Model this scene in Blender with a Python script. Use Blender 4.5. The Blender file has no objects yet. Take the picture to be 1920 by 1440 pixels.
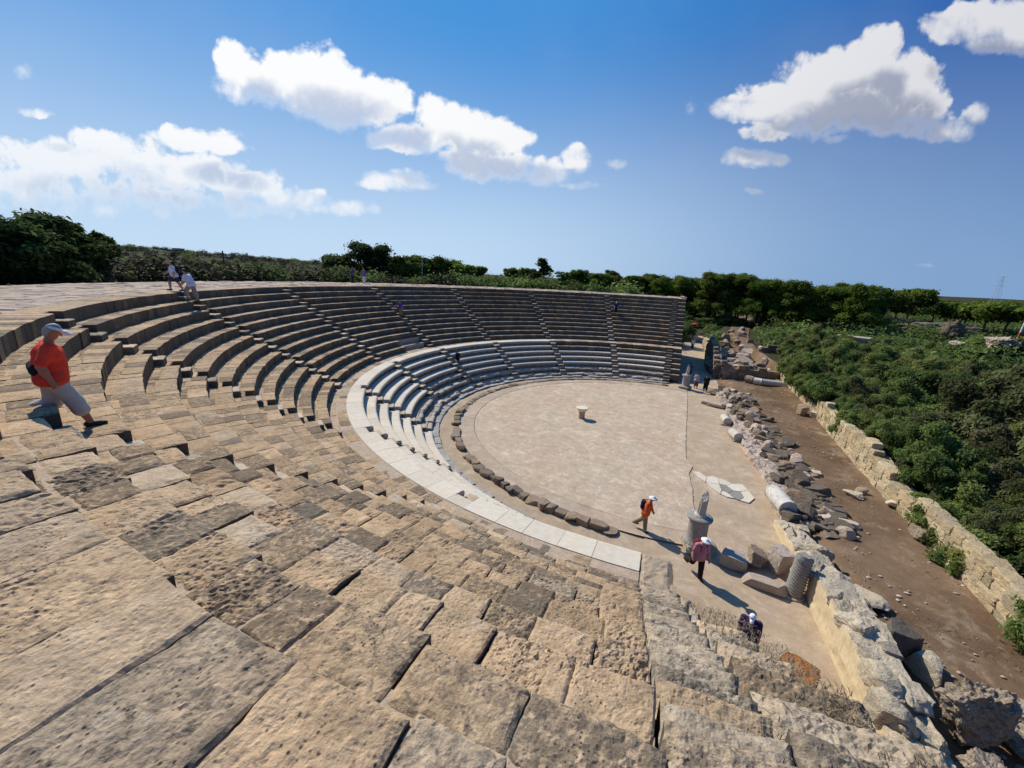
import bpy, math, random
import numpy as np

# ------------------------------------------------------------------ camera, sky, sun
sc = bpy.context.scene
COL = sc.collection
random.seed(7)
RNG = np.random.default_rng(7)

CAM = np.array([-0.298, -29.736, 10.199])
YAW, PITCH, ROLL, FPX = 1.9139, -0.2593, 0.0535, 765.52          # focal length in pixels of a 1920 px wide frame
SUN_AZ, SUN_EL = math.radians(151.0), math.radians(43.5)


def cam_axes():
    cy, sy, cp, sp = math.cos(YAW), math.sin(YAW), math.cos(PITCH), math.sin(PITCH)
    f = np.array([cy * cp, sy * cp, sp]); r = np.array([sy, -cy, 0.0]); u = np.cross(r, f)
    return r * math.cos(ROLL) + u * math.sin(ROLL), -r * math.sin(ROLL) + u * math.cos(ROLL), f


CR, CU, CF = cam_axes()
cam_data = bpy.data.cameras.new('camera')
cam = bpy.data.objects.new('camera', cam_data); COL.objects.link(cam)
from mathutils import Matrix, Vector
cam.matrix_world = Matrix([[CR[0], CU[0], -CF[0], CAM[0]], [CR[1], CU[1], -CF[1], CAM[1]],
                           [CR[2], CU[2], -CF[2], CAM[2]], [0, 0, 0, 1]])
cam_data.sensor_width = 36.0
cam_data.lens = 36.0 * FPX / 1920.0
cam_data.clip_start = 0.05; cam_data.clip_end = 20000.0
sc.camera = cam


def bearing(px, dist, z=0.0, py=600):
    """Ground point at a horizontal distance from the viewpoint along the bearing of photo column px."""
    v = CF + CR * (px - 960) / FPX - CU * (py - 720) / FPX
    h = math.hypot(v[0], v[1])
    return CAM[0] + v[0] / h * dist, CAM[1] + v[1] / h * dist, CAM[2] + v[2] / h * dist


sun_dir = np.array([math.cos(SUN_AZ) * math.cos(SUN_EL), math.sin(SUN_AZ) * math.cos(SUN_EL), math.sin(SUN_EL)])
sl = bpy.data.lights.new('sun', 'SUN'); sl.energy = 5.0; sl.angle = math.radians(0.53); sl.color = (1.0, 0.94, 0.83)
so = bpy.data.objects.new('sun', sl); COL.objects.link(so)
so.rotation_euler = Vector(sun_dir).to_track_quat('Z', 'Y').to_euler(); so.location = (0, 0, 60)

sc.view_settings.view_transform = 'Standard'; sc.view_settings.look = 'None'
sc.view_settings.exposure = 0.0; sc.view_settings.gamma = 1.0
sc.cycles.max_bounces = 6; sc.cycles.diffuse_bounces = 3; sc.cycles.transparent_max_bounces = 6


class NT:
    """Small node helper."""
    def __init__(s, tree): s.t = tree; s.n = tree.nodes; s.l = tree.links
    def node(s, kind, **kw):
        n = s.n.new(kind)
        for k, v in kw.items(): setattr(n, k, v)
        return n
    def put(s, sock, v):
        if hasattr(v, 'links'): s.l.new(v, sock)
        else: sock.default_value = v
    def math(s, op, a, b=0.0, c=None, clamp=False):
        n = s.node('ShaderNodeMath', operation=op, use_clamp=clamp)
        s.put(n.inputs[0], a); s.put(n.inputs[1], b)
        if c is not None: s.put(n.inputs[2], c)
        return n.outputs[0]
    def vmath(s, op, a, b=None, c=None):
        n = s.node('ShaderNodeVectorMath', operation=op)
        s.put(n.inputs[0], a)
        if b is not None: s.put(n.inputs[1], b)
        if c is not None: s.put(n.inputs[2], c)
        return n.outputs['Value'] if op in ('DOT_PRODUCT', 'LENGTH') else n.outputs[0]
    def smooth(s, v, lo, hi, a=0.0, b=1.0):
        n = s.node('ShaderNodeMapRange', interpolation_type='SMOOTHSTEP')
        s.put(n.inputs[0], v)
        for i, x in enumerate((lo, hi, a, b)): s.put(n.inputs[i + 1], x)
        return n.outputs[0]
    def mix(s, f, a, b, mode='MIX'):
        n = s.node('ShaderNodeMix', data_type='RGBA', blend_type=mode)
        s.put(n.inputs[0], f)
        for i, x in ((6, a), (7, b)):
            s.put(n.inputs[i], x if hasattr(x, 'links') else (*x, 1.0) if len(x) == 3 else x)
        return n.outputs[2]
    def noise(s, vec, scale, detail=4.0, rough=0.55, dist=0.0):
        n = s.node('ShaderNodeTexNoise'); s.put(n.inputs['Vector'], vec)
        n.inputs['Scale'].default_value = scale; n.inputs['Detail'].default_value = detail
        n.inputs['Roughness'].default_value = rough; n.inputs['Distortion'].default_value = dist
        return n.outputs['Fac']
    def voro(s, vec, scale, feature='F1', out='Distance', rand=1.0):
        n = s.node('ShaderNodeTexVoronoi', feature=feature); s.put(n.inputs['Vector'], vec)
        n.inputs['Scale'].default_value = scale; n.inputs['Randomness'].default_value = rand
        return n.outputs[out]


# clouds: photo position (centre x, y) and half sizes in pixels; they become fixed directions in the sky
CLOUDS = [  # x, y, rx, ry, strength
    (450, 122, 44, 52, 1.0), (480, 150, 76, 50, 1.0), (560, 150, 90, 66, 1.05), (620, 165, 90, 70, 1.05), (680, 185, 80, 56, 1.0), (725, 190, 56, 46, .95),
    (640, 205, 70, 40, .85), (440, 160, 36, 24, .6), (815, 215, 40, 44, .9), (850, 232, 80, 44, 1.0), (775, 258, 74, 34, .95), (905, 262, 85, 48, 1.0),
    (885, 305, 66, 40, .95), (950, 312, 62, 32, .95), (1030, 322, 42, 30, .9), (965, 258, 48, 24, .75), (1080, 296, 32, 28, .75),
    (1148, 303, 26, 14, .6), (1075, 347, 56, 8, .5), (720, 345, 52, 18, .85), (760, 340, 40, 26, .9), (790, 350, 30, 10, .6), (375, 258, 80, 26, .9), (425, 276, 40, 20, .75),
    (60, 300, 90, 40, .8), (200, 285, 80, 40, .9), (140, 300, 90, 40, .8), (280, 312, 90, 44, .9), (380, 322, 100, 40, .9), (470, 345, 80, 34, .85),
    (550, 368, 80, 26, .8), (640, 388, 80, 14, .7), (40, 335, 120, 50, .7), (250, 370, 240, 36, .5), (130, 380, 160, 30, .42), (420, 380, 160, 26, .5),
    (66, 211, 36, 11, .6), (42, 132, 22, 14, .42),
    (1640, 92, 42, 44, 1.0), (1605, 132, 86, 62, 1.1), (1540, 165, 100, 60, 1.1), (1460, 185, 84, 44, 1.05), (1385, 205, 66, 30, 1.0), (1690, 170, 84, 74, 1.1), (1735, 205, 42, 56, .95),
    (1610, 205, 160, 46, 1.1), (1500, 225, 100, 34, .95), (1690, 235, 110, 24, .8), (1430, 255, 46, 18, .6), (1290, 206, 20, 22, .42), (1570, 255, 40, 10, .5), (1740, 250, 50, 12, .5),
    (1800, 238, 36, 24, .75), (1832, 212, 26, 26, .75), (1772, 52, 56, 34, .95), (1835, 40, 76, 46, 1.1), (1910, 52, 90, 54, 1.1), (1885, 84, 80, 26, .9),
    (1412, 299, 72, 20, .95), (1380, 303, 40, 14, .7), (1412, 364, 18, 6, .4), (1728, 497, 24, 6, .4)]

world = bpy.data.worlds.new('World'); sc.world = world; world.use_nodes = True
world.cycles.sampling_method = 'MANUAL'; world.cycles.sample_map_resolution = 256
w = NT(world.node_tree); w.n.clear()
sky = w.node('ShaderNodeTexSky', sky_type='NISHITA'); sky.sun_disc = False
sky.sun_elevation = SUN_EL; sky.sun_rotation = math.radians(90.0) - SUN_AZ
sky.air_density = 1.0; sky.dust_density = 1.2; sky.ozone_density = 3.0; sky.altitude = 0
tc = w.node('ShaderNodeTexCoord')
dirv = tc.outputs['Generated']
AX = np.array([math.cos(YAW), math.sin(YAW), 0.0]); RX = np.array([math.sin(YAW), -math.cos(YAW), 0.0])
den = w.math('MAXIMUM', w.vmath('DOT_PRODUCT', dirv, tuple(AX)), 0.02)
cx = w.math('DIVIDE', w.vmath('DOT_PRODUCT', dirv, tuple(RX)), den)
cz = w.math('DIVIDE', w.vmath('DOT_PRODUCT', dirv, (0, 0, 1)), den)
comb = w.node('ShaderNodeCombineXYZ'); w.put(comb.inputs[0], cx); w.put(comb.inputs[1], cz)
plane = comb.outputs[0]


def cloud_uv(px, py):
    v = CF + CR * (px - 960) / FPX - CU * (py - 720) / FPX
    return v @ RX / (v @ AX), v[2] / (v @ AX)


grp = bpy.data.node_groups.new('cloud_masses', 'ShaderNodeTree')
grp.interface.new_socket('P', in_out='INPUT', socket_type='NodeSocketVector')
grp.interface.new_socket('D', in_out='OUTPUT', socket_type='NodeSocketFloat')
g = NT(grp); gi = g.node('NodeGroupInput'); go = g.node('NodeGroupOutput')
acc = None
for (px, py, rx, ry, st) in CLOUDS:
    u0, v0 = cloud_uv(px, py)
    u1, v1 = cloud_uv(px + rx, py); u2, v2 = cloud_uv(px, py - ry)
    ru, rv = abs(u1 - u0) * 1.12, abs(v2 - v0) * 1.12
    q = g.vmath('MULTIPLY_ADD', gi.outputs[0], (1 / ru, 1 / rv, 0), (-u0 / ru, -v0 / rv, 0))
    b = g.math('MULTIPLY_ADD', g.vmath('DOT_PRODUCT', q, q), -st, st)
    acc = b if acc is None else g.math('MAXIMUM', acc, b)
g.put(go.inputs[0], acc)


def masses_at(vec):
    n = w.node('ShaderNodeGroup'); n.node_tree = grp; w.put(n.inputs[0], vec); return n.outputs[0]


nz = w.node('ShaderNodeTexNoise'); w.put(nz.inputs['Vector'], plane); nz.inputs['Scale'].default_value = 7.0; nz.inputs['Detail'].default_value = 2.0
warp = w.vmath('MULTIPLY_ADD', w.vmath('SUBTRACT', nz.outputs['Color'], (.5, .5, .5)), (.045, .04, 0), plane)
det = w.noise(plane, 13.0, 7.0, 0.68, 0.25)
bil = w.voro(warp, 22.0, 'F1'); bil2 = w.voro(warp, 52.0, 'F1')
fine = w.math('MULTIPLY', w.math('SUBTRACT', det, 0.5), 1.8)
fine = w.math('MULTIPLY_ADD', w.math('SUBTRACT', 0.40, bil), 0.55, fine)
fine = w.math('MULTIPLY_ADD', w.math('SUBTRACT', 0.40, bil2), 0.30, fine)
D0 = w.math('ADD', masses_at(warp), fine)
D1 = w.math('MULTIPLY_ADD', fine, -0.55, masses_at(w.vmath('ADD', warp, (-0.04, 0.07, 0))))
D2 = w.math('MULTIPLY_ADD', fine, 0.5, masses_at(w.vmath('ADD', warp, (0.012, -0.045, 0))))
csun = w.vmath('DOT_PRODUCT', dirv, tuple(sun_dir))
elz = w.math('MAXIMUM', w.vmath('DOT_PRODUCT', dirv, (0, 0, 1)), 0.0)
side = w.smooth(csun, 0.22, 0.90)
zen = w.mix(side, (0.005, 0.085, 0.38), (0.055, 0.30, 0.74))
hor = w.mix(w.smooth(csun, 0.05, 0.72), (0.22, 0.38, 0.64), (0.55, 0.74, 0.96))
grad = w.mix(w.math('POWER', w.smooth(elz, -0.03, 0.48), 1.1), hor, zen)
veil = w.math('MULTIPLY', w.smooth(w.noise(plane, 1.6, 4.0, 0.55), 0.42, 0.75), 0.10)   # thin high haze of cloud
grad = w.mix(veil, grad, (0.45, 0.58, 0.78))
skyl = w.vmath('SCALE', sky.outputs[0]); skyl.node.inputs['Scale'].default_value = 0.10
base = w.mix(0.95, skyl, grad)
base = w.vmath('SCALE', base); base.node.inputs['Scale'].default_value = 0.97
crisp = w.smooth(D0, -0.02, 0.44); soft = w.smooth(D0, -0.08, 1.05)
under = w.smooth(D2, -0.35, 0.45)                       # 1 inside and on the upper side, 0 along the ragged underside
mask = w.math('MULTIPLY_ADD', w.math('SUBTRACT', crisp, soft), under, soft)
front = w.math('GREATER_THAN', w.vmath('DOT_PRODUCT', dirv, tuple(AX)), 0.05)
low = w.smooth(elz, 0.02, 0.26, 0.60, 0.97)             # low clouds seen through more air
mask = w.math('MULTIPLY', w.math('MULTIPLY', mask, front), low)
shade = w.math('MULTIPLY', w.smooth(D1, 0.0, 0.85), w.smooth(D0, 0.10, 0.8))   # thickness of cloud towards the sun
grey = w.mix(side, (0.33, 0.36, 0.46), (0.56, 0.63, 0.78))
edge = w.mix(side, (0.72, 0.73, 0.77), (1.0, 1.0, 1.0))
tot = w.mix(mask, base, w.mix(shade, edge, grey))
bg = w.node('ShaderNodeBackground'); w.put(bg.inputs[0], tot); bg.inputs[1].default_value = 1.0
wo = w.node('ShaderNodeOutputWorld'); w.l.new(bg.outputs[0], wo.inputs[0])

# ------------------------------------------------------------------ numeric helpers


def vhash(ix, iy, iz, seed):
    h = (ix.astype(np.int64) * 374761393 + iy.astype(np.int64) * 668265263 + iz.astype(np.int64) * 2147483647 + seed * 974634777) & 0xffffffff
    h = ((h ^ (h >> 13)) * 1274126177) & 0xffffffff
    h = ((h ^ (h >> 16)) * 2246822519) & 0xffffffff
    return ((h ^ (h >> 15)) & 0xffffff) / float(0xffffff)


def vnoise(p, seed=0):
    """value noise 0..1 at points p (n,3)"""
    i = np.floor(p); f = p - i; f = f * f * (3 - 2 * f); i = i.astype(np.int64)
    out = 0
    for dx in (0, 1):
        for dy in (0, 1):
            for dz in (0, 1):
                wgt = (f[:, 0] if dx else 1 - f[:, 0]) * (f[:, 1] if dy else 1 - f[:, 1]) * (f[:, 2] if dz else 1 - f[:, 2])
                out = out + wgt * vhash(i[:, 0] + dx, i[:, 1] + dy, i[:, 2] + dz, seed)
    return out


def fbm(p, octv=4, seed=0, gain=0.5):
    a, s, t = 1.0, 0.0, 0.0
    for o in range(octv):
        s = s + a * (vnoise(p * (2.03 ** o) + o * 17.3, seed + o) - 0.5); t += a; a *= gain
    return s / t * 2


def sstep(x, a, b):
    t = np.clip((x - a) / (b - a), 0, 1); return t * t * (3 - 2 * t)


class MB:
    """collects quads and triangles with a per-vertex tone colour"""
    def __init__(s): s.V = []; s.Q = []; s.T = []; s.C = []; s.n = 0
    def add(s, V, Q=None, T=None, tone=(1, .5, .5)):
        V = np.asarray(V, float).reshape(-1, 3)
        if Q is not None and len(Q): s.Q.append(np.asarray(Q, np.int64).reshape(-1, 4) + s.n)
        if T is not None and len(T): s.T.append(np.asarray(T, np.int64).reshape(-1, 3) + s.n)
        c = np.asarray(tone, float)
        s.C.append(np.broadcast_to(c, (len(V), 3)) if c.ndim == 1 else c)
        s.V.append(V); s.n += len(V)
    def mesh(s, name, mat, smooth=False):
        V = np.concatenate(s.V); C = np.concatenate(s.C)
        Q = np.concatenate(s.Q) if s.Q else np.zeros((0, 4), np.int64)
        T = np.concatenate(s.T) if s.T else np.zeros((0, 3), np.int64)
        me = bpy.data.meshes.new(name)
        me.vertices.add(len(V)); me.vertices.foreach_set('co', V.ravel().astype(np.float32))
        me.loops.add(Q.size + T.size)
        me.loops.foreach_set('vertex_index', np.concatenate([Q.ravel(), T.ravel()]).astype(np.int32))
        nf = len(Q) + len(T); me.polygons.add(nf)
        st = np.concatenate([np.arange(len(Q)) * 4, Q.size + np.arange(len(T)) * 3]).astype(np.int32)
        me.polygons.foreach_set('loop_start', st)
        me.polygons.foreach_set('use_smooth', np.full(nf, bool(smooth)))
        at = me.attributes.new('tone', 'FLOAT_COLOR', 'POINT')
        at.data.foreach_set('color', np.concatenate([C, np.ones((len(C), 1))], 1).ravel().astype(np.float32))
        me.update(calc_edges=True); me.validate()
        if mat: me.materials.append(mat)
        return me
    def obj(s, name, mat, parent=None, smooth=False, loc=None):
        me = s.mesh(name, mat, smooth)
        o = bpy.data.objects.new(name, me); COL.objects.link(o)
        if loc is not None: o.location = loc
        if parent is not None: o.parent = parent
        return o


def tag(o, label, cat, group=None):
    o['label'] = label; o['category'] = cat; o['kind'] = 'thing'
    if group: o['group'] = group
    return o


def struct(o, kind='structure', label=None, cat=None):
    o['kind'] = kind
    if label: o['label'] = label
    if cat: o['category'] = cat
    return o


def empty(name, loc=(0, 0, 0), rz=0.0):
    o = bpy.data.objects.new(name, None); COL.objects.link(o); o.location = loc; o.rotation_euler = (0, 0, rz)
    o.empty_display_size = 0.2
    return o


def copy_thing(o, loc, rz, scale=1.0, label=None):
    c = o.copy(); COL.objects.link(c); c.location = loc; c.rotation_euler = (0, 0, rz)
    c.scale = (scale,) * 3 if not hasattr(scale, '__len__') else scale
    if label: c['label'] = label
    for ch in o.children:
        k = ch.copy(); COL.objects.link(k); k.parent = c
    return c


def grid_quads(nu, nv, wrap=False):
    a = np.arange(nu * nv).reshape(nu, nv)
    if wrap: a = np.concatenate([a, a[:1]], 0)
    return np.stack([a[:-1, :-1], a[1:, :-1], a[1:, 1:], a[:-1, 1:]], -1).reshape(-1, 4)


# ------------------------------------------------------------------ materials


def principled(name, rough=0.85, spec=0.3):
    m = bpy.data.materials.new(name); m.use_nodes = True
    t = NT(m.node_tree); b = t.n['Principled BSDF']
    b.inputs['Roughness'].default_value = rough; b.inputs['Specular IOR Level'].default_value = spec
    return m, t, b


def stone_mat(name, cool, warm, dark, pale, lichen=0.5, bump=0.5, fine=1.0, blotch=5.0, spec=0.15, streak=None, contrast=1.0):
    """weathered stone: cool/warm body colour by tone.g, brightness tone.r, dark lichen patches by tone.b"""
    m, t, b = principled(name, 0.92, spec)
    co = t.node('ShaderNodeTexCoord').outputs['Object']
    at = t.node('ShaderNodeAttribute', attribute_name='tone'); sep = t.node('ShaderNodeSeparateColor'); t.l.new(at.outputs['Color'], sep.inputs[0])
    br, wa, li = sep.outputs
    n1 = t.noise(co, 0.9, 3); n2 = t.noise(co, blotch, 6, .65); n3 = t.noise(co, 34 * fine, 5, .7); n4 = t.noise(co, blotch * 2.3, 5, .7, .6)
    col = t.mix(t.smooth(t.math('ADD', wa, t.math('MULTIPLY', t.math('SUBTRACT', n1, .5), .9)), 0.1, 0.95), cool, warm)
    f = t.math('MULTIPLY_ADD', t.math('SUBTRACT', n2, .5), 1.0 * contrast, 1.0)
    f = t.math('MULTIPLY', f, t.math('MULTIPLY_ADD', t.math('SUBTRACT', n3, .5), 0.8 * contrast, 1.0))
    f = t.math('MULTIPLY', f, br)
    col = t.mix(1.0, col, t.node('ShaderNodeCombineColor').outputs[0], 'MULTIPLY')
    cc = col.node.inputs[7].links[0].from_node
    for i in range(3): t.put(cc.inputs[i], f)
    lm = t.smooth(t.math('ADD', n4, t.math('MULTIPLY', t.math('SUBTRACT', li, .5), .48)), 0.50, 0.70, 0.0, lichen)
    col = t.mix(lm, col, dark)
    pm = t.smooth(t.noise(co, blotch * .7, 6, .7, .3), 0.60, 0.74, 0.0, 0.55)
    col = t.mix(pm, col, pale)
    v = t.voro(co, 22 * fine); pits = t.smooth(v, 0.05, 0.38)
    hole = t.math('MULTIPLY', t.smooth(t.voro(co, 31 * fine), 0.10, 0.34, 1.0, 0.0), t.smooth(t.noise(co, 2.6, 4, .7), .42, .62, 0.0, .75 * contrast if contrast > .9 else 0.0))
    col = t.mix(hole, col, (dark[0] * .55, dark[1] * .52, dark[2] * .5))                 # small dark weathering holes of the shelly stone
    t.put(b.inputs['Base Color'], col)
    h = t.math('ADD', t.math('MULTIPLY', n3, .55), t.math('MULTIPLY', t.noise(co, 11 * fine, 6, .7), 1.0))
    h = t.math('ADD', h, t.math('MULTIPLY', pits, .22))
    bp = t.node('ShaderNodeBump'); bp.inputs['Strength'].default_value = bump; bp.inputs['Distance'].default_value = 0.05
    t.put(bp.inputs['Height'], h); t.l.new(bp.outputs[0], b.inputs['Normal'])
    return m


M_SAND = stone_mat('sandstone', (.425, .342, .243), (.445, .305, .178), (.10, .085, .066), (.53, .455, .355), lichen=.72, bump=.6, contrast=1.35)
M_CORE = stone_mat('lime_mortar', (.46, .36, .265), (.48, .35, .24), (.25, .18, .13), (.55, .45, .36), lichen=.3, bump=.4)
M_PAVE = stone_mat('pale_paving', (.46, .37, .29), (.48, .37, .28), (.22, .17, .13), (.52, .45, .38), lichen=.45, bump=.8, blotch=3)
M_MARBLE = stone_mat('white_limestone', (.63, .555, .44), (.62, .53, .40), (.38, .33, .26), (.68, .61, .50), lichen=.42, bump=.18, contrast=.45)
M_GREYM = stone_mat('grey_limestone', (.40, .385, .35), (.42, .38, .31), (.17, .165, .155), (.56, .54, .50), lichen=.6, bump=.5, contrast=.8)
M_ROCK = stone_mat('fallen_stone', (.30, .24, .175), (.33, .23, .145), (.10, .085, .07), (.45, .39, .31), lichen=.7, bump=.9)
M_RUIN = stone_mat('yellow_masonry', (.49, .395, .255), (.51, .385, .22), (.27, .20, .12), (.56, .49, .37), lichen=.45, bump=.9, blotch=4)
M_PLASTER = stone_mat('yellow_plaster', (.58, .46, .29), (.58, .45, .27), (.25, .20, .13), (.58, .52, .42), lichen=.4, bump=.35, blotch=9, contrast=.5)
M_GREYTOP = stone_mat('grey_mortar', (.50, .415, .295), (.51, .405, .27), (.19, .175, .16), (.54, .51, .46), lichen=.6, bump=.8)
M_ORANGE = stone_mat('orange_lichen_stone', (.36, .15, .05), (.40, .14, .035), (.11, .075, .05), (.42, .30, .18), lichen=.8, bump=.9)
M_COLUMN = stone_mat('grey_veined_marble', (.40, .375, .335), (.40, .37, .31), (.16, .15, .14), (.58, .55, .50), lichen=.6, bump=.35)
M_WHITECOL = stone_mat('white_marble', (.66, .60, .50), (.64, .57, .46), (.36, .32, .26), (.72, .67, .58), lichen=.3, bump=.2, contrast=.5)


def floor_mat(name, c1, c2, c3, crack=.7, cell=1.7, speck=1.0, streak=False):
    m, t, b = principled(name, .95, .1)
    co = t.node('ShaderNodeTexCoord').outputs['Object']
    nz = t.node('ShaderNodeTexNoise'); t.put(nz.inputs['Vector'], co); nz.inputs['Scale'].default_value = 1.3; nz.inputs['Detail'].default_value = 4
    wv = t.vmath('MULTIPLY_ADD', t.vmath('SUBTRACT', nz.outputs['Color'], (.5, .5, .5)), (.9, .9, 0), co)
    n1 = t.noise(co, .22, 5, .6); n2 = t.noise(co, 2.2, 7, .7); n3 = t.noise(co, 24, 6, .75); n5 = t.noise(co, 7, 6, .8, .8)
    cells = t.node('ShaderNodeTexVoronoi'); t.put(cells.inputs['Vector'], wv); cells.inputs['Scale'].default_value = cell
    csep = t.node('ShaderNodeSeparateColor'); t.l.new(cells.outputs['Color'], csep.inputs[0])
    edge = t.voro(wv, cell, 'DISTANCE_TO_EDGE')
    col = t.mix(t.smooth(n1, .36, .64), c1, c2)
    bl = t.noise(co, .75, 6, .75, .5)
    col = t.mix(t.smooth(bl, .52, .68, 0, .55), col, c3)
    f = t.math('MULTIPLY_ADD', t.math('SUBTRACT', n2, .5), .8, 1.0)
    f = t.math('MULTIPLY', f, t.math('MULTIPLY_ADD', t.math('SUBTRACT', bl, .5), .55, 1.0))
    f = t.math('MULTIPLY', f, t.math('MULTIPLY_ADD', t.math('SUBTRACT', n3, .5), .7 * speck, 1.0))
    f = t.math('MULTIPLY', f, t.math('MULTIPLY_ADD', t.math('SUBTRACT', csep.outputs[0], .5), .22 * crack, 1.0))
    cc = t.node('ShaderNodeCombineColor')
    for i in range(3): t.put(cc.inputs[i], f)
    col = t.mix(1.0, col, cc.outputs[0], 'MULTIPLY')
    cm = t.math('MULTIPLY', t.smooth(edge, .0, .035, .65 * crack, 0), t.smooth(n2, .42, .6))
    col = t.mix(cm, col, (c1[0] * .45, c1[1] * .42, c1[2] * .4))
    pm = t.smooth(n5, .60, .70, 0, .75 * speck)
    col = t.mix(pm, col, c3)
    dm = t.smooth(t.noise(co, 5.1, 6, .8, 1.0), .60, .74, 0, .35)
    col = t.mix(dm, col, (c1[0] * .6, c1[1] * .55, c1[2] * .5))
    t.put(b.inputs['Base Color'], col)
    bp = t.node('ShaderNodeBump'); bp.inputs['Strength'].default_value = .7; bp.inputs['Distance'].default_value = .04
    t.put(bp.inputs['Height'], t.math('ADD', t.math('ADD', n3, t.math('MULTIPLY', n5, .8)), t.math('MULTIPLY', t.smooth(edge, 0, .05), .5 * crack)))
    t.l.new(bp.outputs[0], b.inputs['Normal'])
    return m


M_ORCH = floor_mat('worn_orchestra_paving', (.53, .42, .30), (.53, .395, .275), (.63, .53, .40), .8, 3.6, 1.35)
M_RING = floor_mat('orchestra_ring_stone', (.44, .345, .25), (.45, .34, .245), (.53, .44, .34), .3, .8, .7)
M_STAGE = floor_mat('trodden_stage_floor', (.46, .345, .235), (.44, .325, .215), (.54, .45, .34), .25, .6, .6)
M_EARTH = floor_mat('tan_earth_channel', (.40, .30, .20), (.42, .32, .22), (.50, .42, .31), .1, .6, .6)
M_DIRT = floor_mat('reddish_dirt', (.135, .082, .046), (.215, .138, .082), (.34, .26, .18), .0, .5, 1.0)


def ground_mat():
    m, t, b = principled('scrub_ground', .95, .05)
    co = t.node('ShaderNodeTexCoord').outputs['Object']
    n1 = t.noise(co, .05, 6, .65); n2 = t.noise(co, .5, 6, .7); n3 = t.noise(co, 6, 5, .7)
    col = t.mix(t.smooth(n1, .4, .6), (.062, .047, .030), (.045, .045, .021))
    col = t.mix(t.smooth(n2, .42, .58), col, (.038, .043, .018))
    f = t.math('MULTIPLY_ADD', t.math('SUBTRACT', n3, .5), .9, 1.0)
    cc = t.node('ShaderNodeCombineColor')
    for i in range(3): t.put(cc.inputs[i], f)
    t.put(b.inputs['Base Color'], t.mix(1.0, col, cc.outputs[0], 'MULTIPLY'))
    return m


M_GROUND = ground_mat()


def leaf_mat(name, c1, c2, c3, trans=.48):
    m = bpy.data.materials.new(name); m.use_nodes = True
    t = NT(m.node_tree); b = t.n['Principled BSDF']; out = t.n['Material Output']
    b.inputs['Roughness'].default_value = .8; b.inputs['Specular IOR Level'].default_value = .08
    at = t.node('ShaderNodeAttribute', attribute_name='tone'); sep = t.node('ShaderNodeSeparateColor'); t.l.new(at.outputs['Color'], sep.inputs[0])
    oi = t.node('ShaderNodeObjectInfo')
    col = t.mix(sep.outputs[1], c1, c2)
    col = t.mix(t.smooth(t.math('MULTIPLY_ADD', oi.outputs['Random'], .7, t.math('MULTIPLY', sep.outputs[2], .45)), .55, 1.1), col, c3)
    cc = t.node('ShaderNodeCombineColor')
    for i in range(3): t.put(cc.inputs[i], sep.outputs[0])
    col = t.mix(1.0, col, cc.outputs[0], 'MULTIPLY')
    t.put(b.inputs['Base Color'], col)
    tr = t.node('ShaderNodeBsdfTranslucent'); t.put(tr.inputs[0], col)
    ms = t.node('ShaderNodeMixShader'); ms.inputs[0].default_value = trans
    t.l.new(b.outputs[0], ms.inputs[1]); t.l.new(tr.outputs[0], ms.inputs[2]); t.l.new(ms.outputs[0], out.inputs[0])
    return m


M_SHRUB = leaf_mat('shrub_leaves', (.120, .175, .052), (.17, .225, .064), (.22, .22, .07))
M_OLIVE = leaf_mat('dull_olive_leaves', (.125, .15, .06), (.155, .16, .066), (.17, .15, .075))
M_PINE = leaf_mat('pine_needles', (.095, .140, .024), (.14, .19, .03), (.15, .17, .035), .45)
M_DARKTREE = leaf_mat('dark_evergreen_leaves', (.05, .082, .024), (.072, .11, .03), (.095, .115, .035), .4)
M_SCRUB = leaf_mat('dry_scrub_leaves', (.06, .055, .028), (.075, .06, .033), (.05, .062, .022), .1)
M_DRYGRASS = leaf_mat('dry_grass_blades', (.30, .235, .14), (.38, .30, .19), (.22, .18, .10), .2)


def plain(name, col, rough=.8, spec=.3, var=.15, scale=8.0, metal=0.0):
    m, t, b = principled(name, rough, spec)
    co = t.node('ShaderNodeTexCoord').outputs['Object']
    n = t.noise(co, scale, 4, .6)
    f = t.math('MULTIPLY_ADD', t.math('SUBTRACT', n, .5), var * 2, 1.0)
    cc = t.node('ShaderNodeCombineColor')
    for i in range(3): t.put(cc.inputs[i], f)
    t.put(b.inputs['Base Color'], t.mix(1.0, (*col, 1), cc.outputs[0], 'MULTIPLY'))
    b.inputs['Metallic'].default_value = metal
    return m


M_BARK = plain('bark', (.09, .065, .045), .95, .1, .4, 5)

# ------------------------------------------------------------------ theatre measurements
R18, DTW, R12X, DTS, Z18, HW, HS, Z11X = 15.6044, 0.6511, 1.7445, 0.6737, 0.3772, 0.4745, 0.4358, 0.4196


def row_rz(i):
    if i >= 12: return R18 + (18 - i) * DTW, Z18 + (18 - i) * HW
    return R18 + 6 * DTW + R12X + (11 - i) * DTS, Z18 + 6 * HW + Z11X + (11 - i) * HS


PHI = {k: math.radians(253.987 - 21.139 * k) for k in range(0, 8)}     # the eight inner stairways
X_NEAR, X_FAR = 0.0, 0.5                                                # where the seat rows stop against the end stairways
RIM = 36.5


def polar(r, a): return np.stack([r * np.cos(a), r * np.sin(a)], -1)


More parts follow.
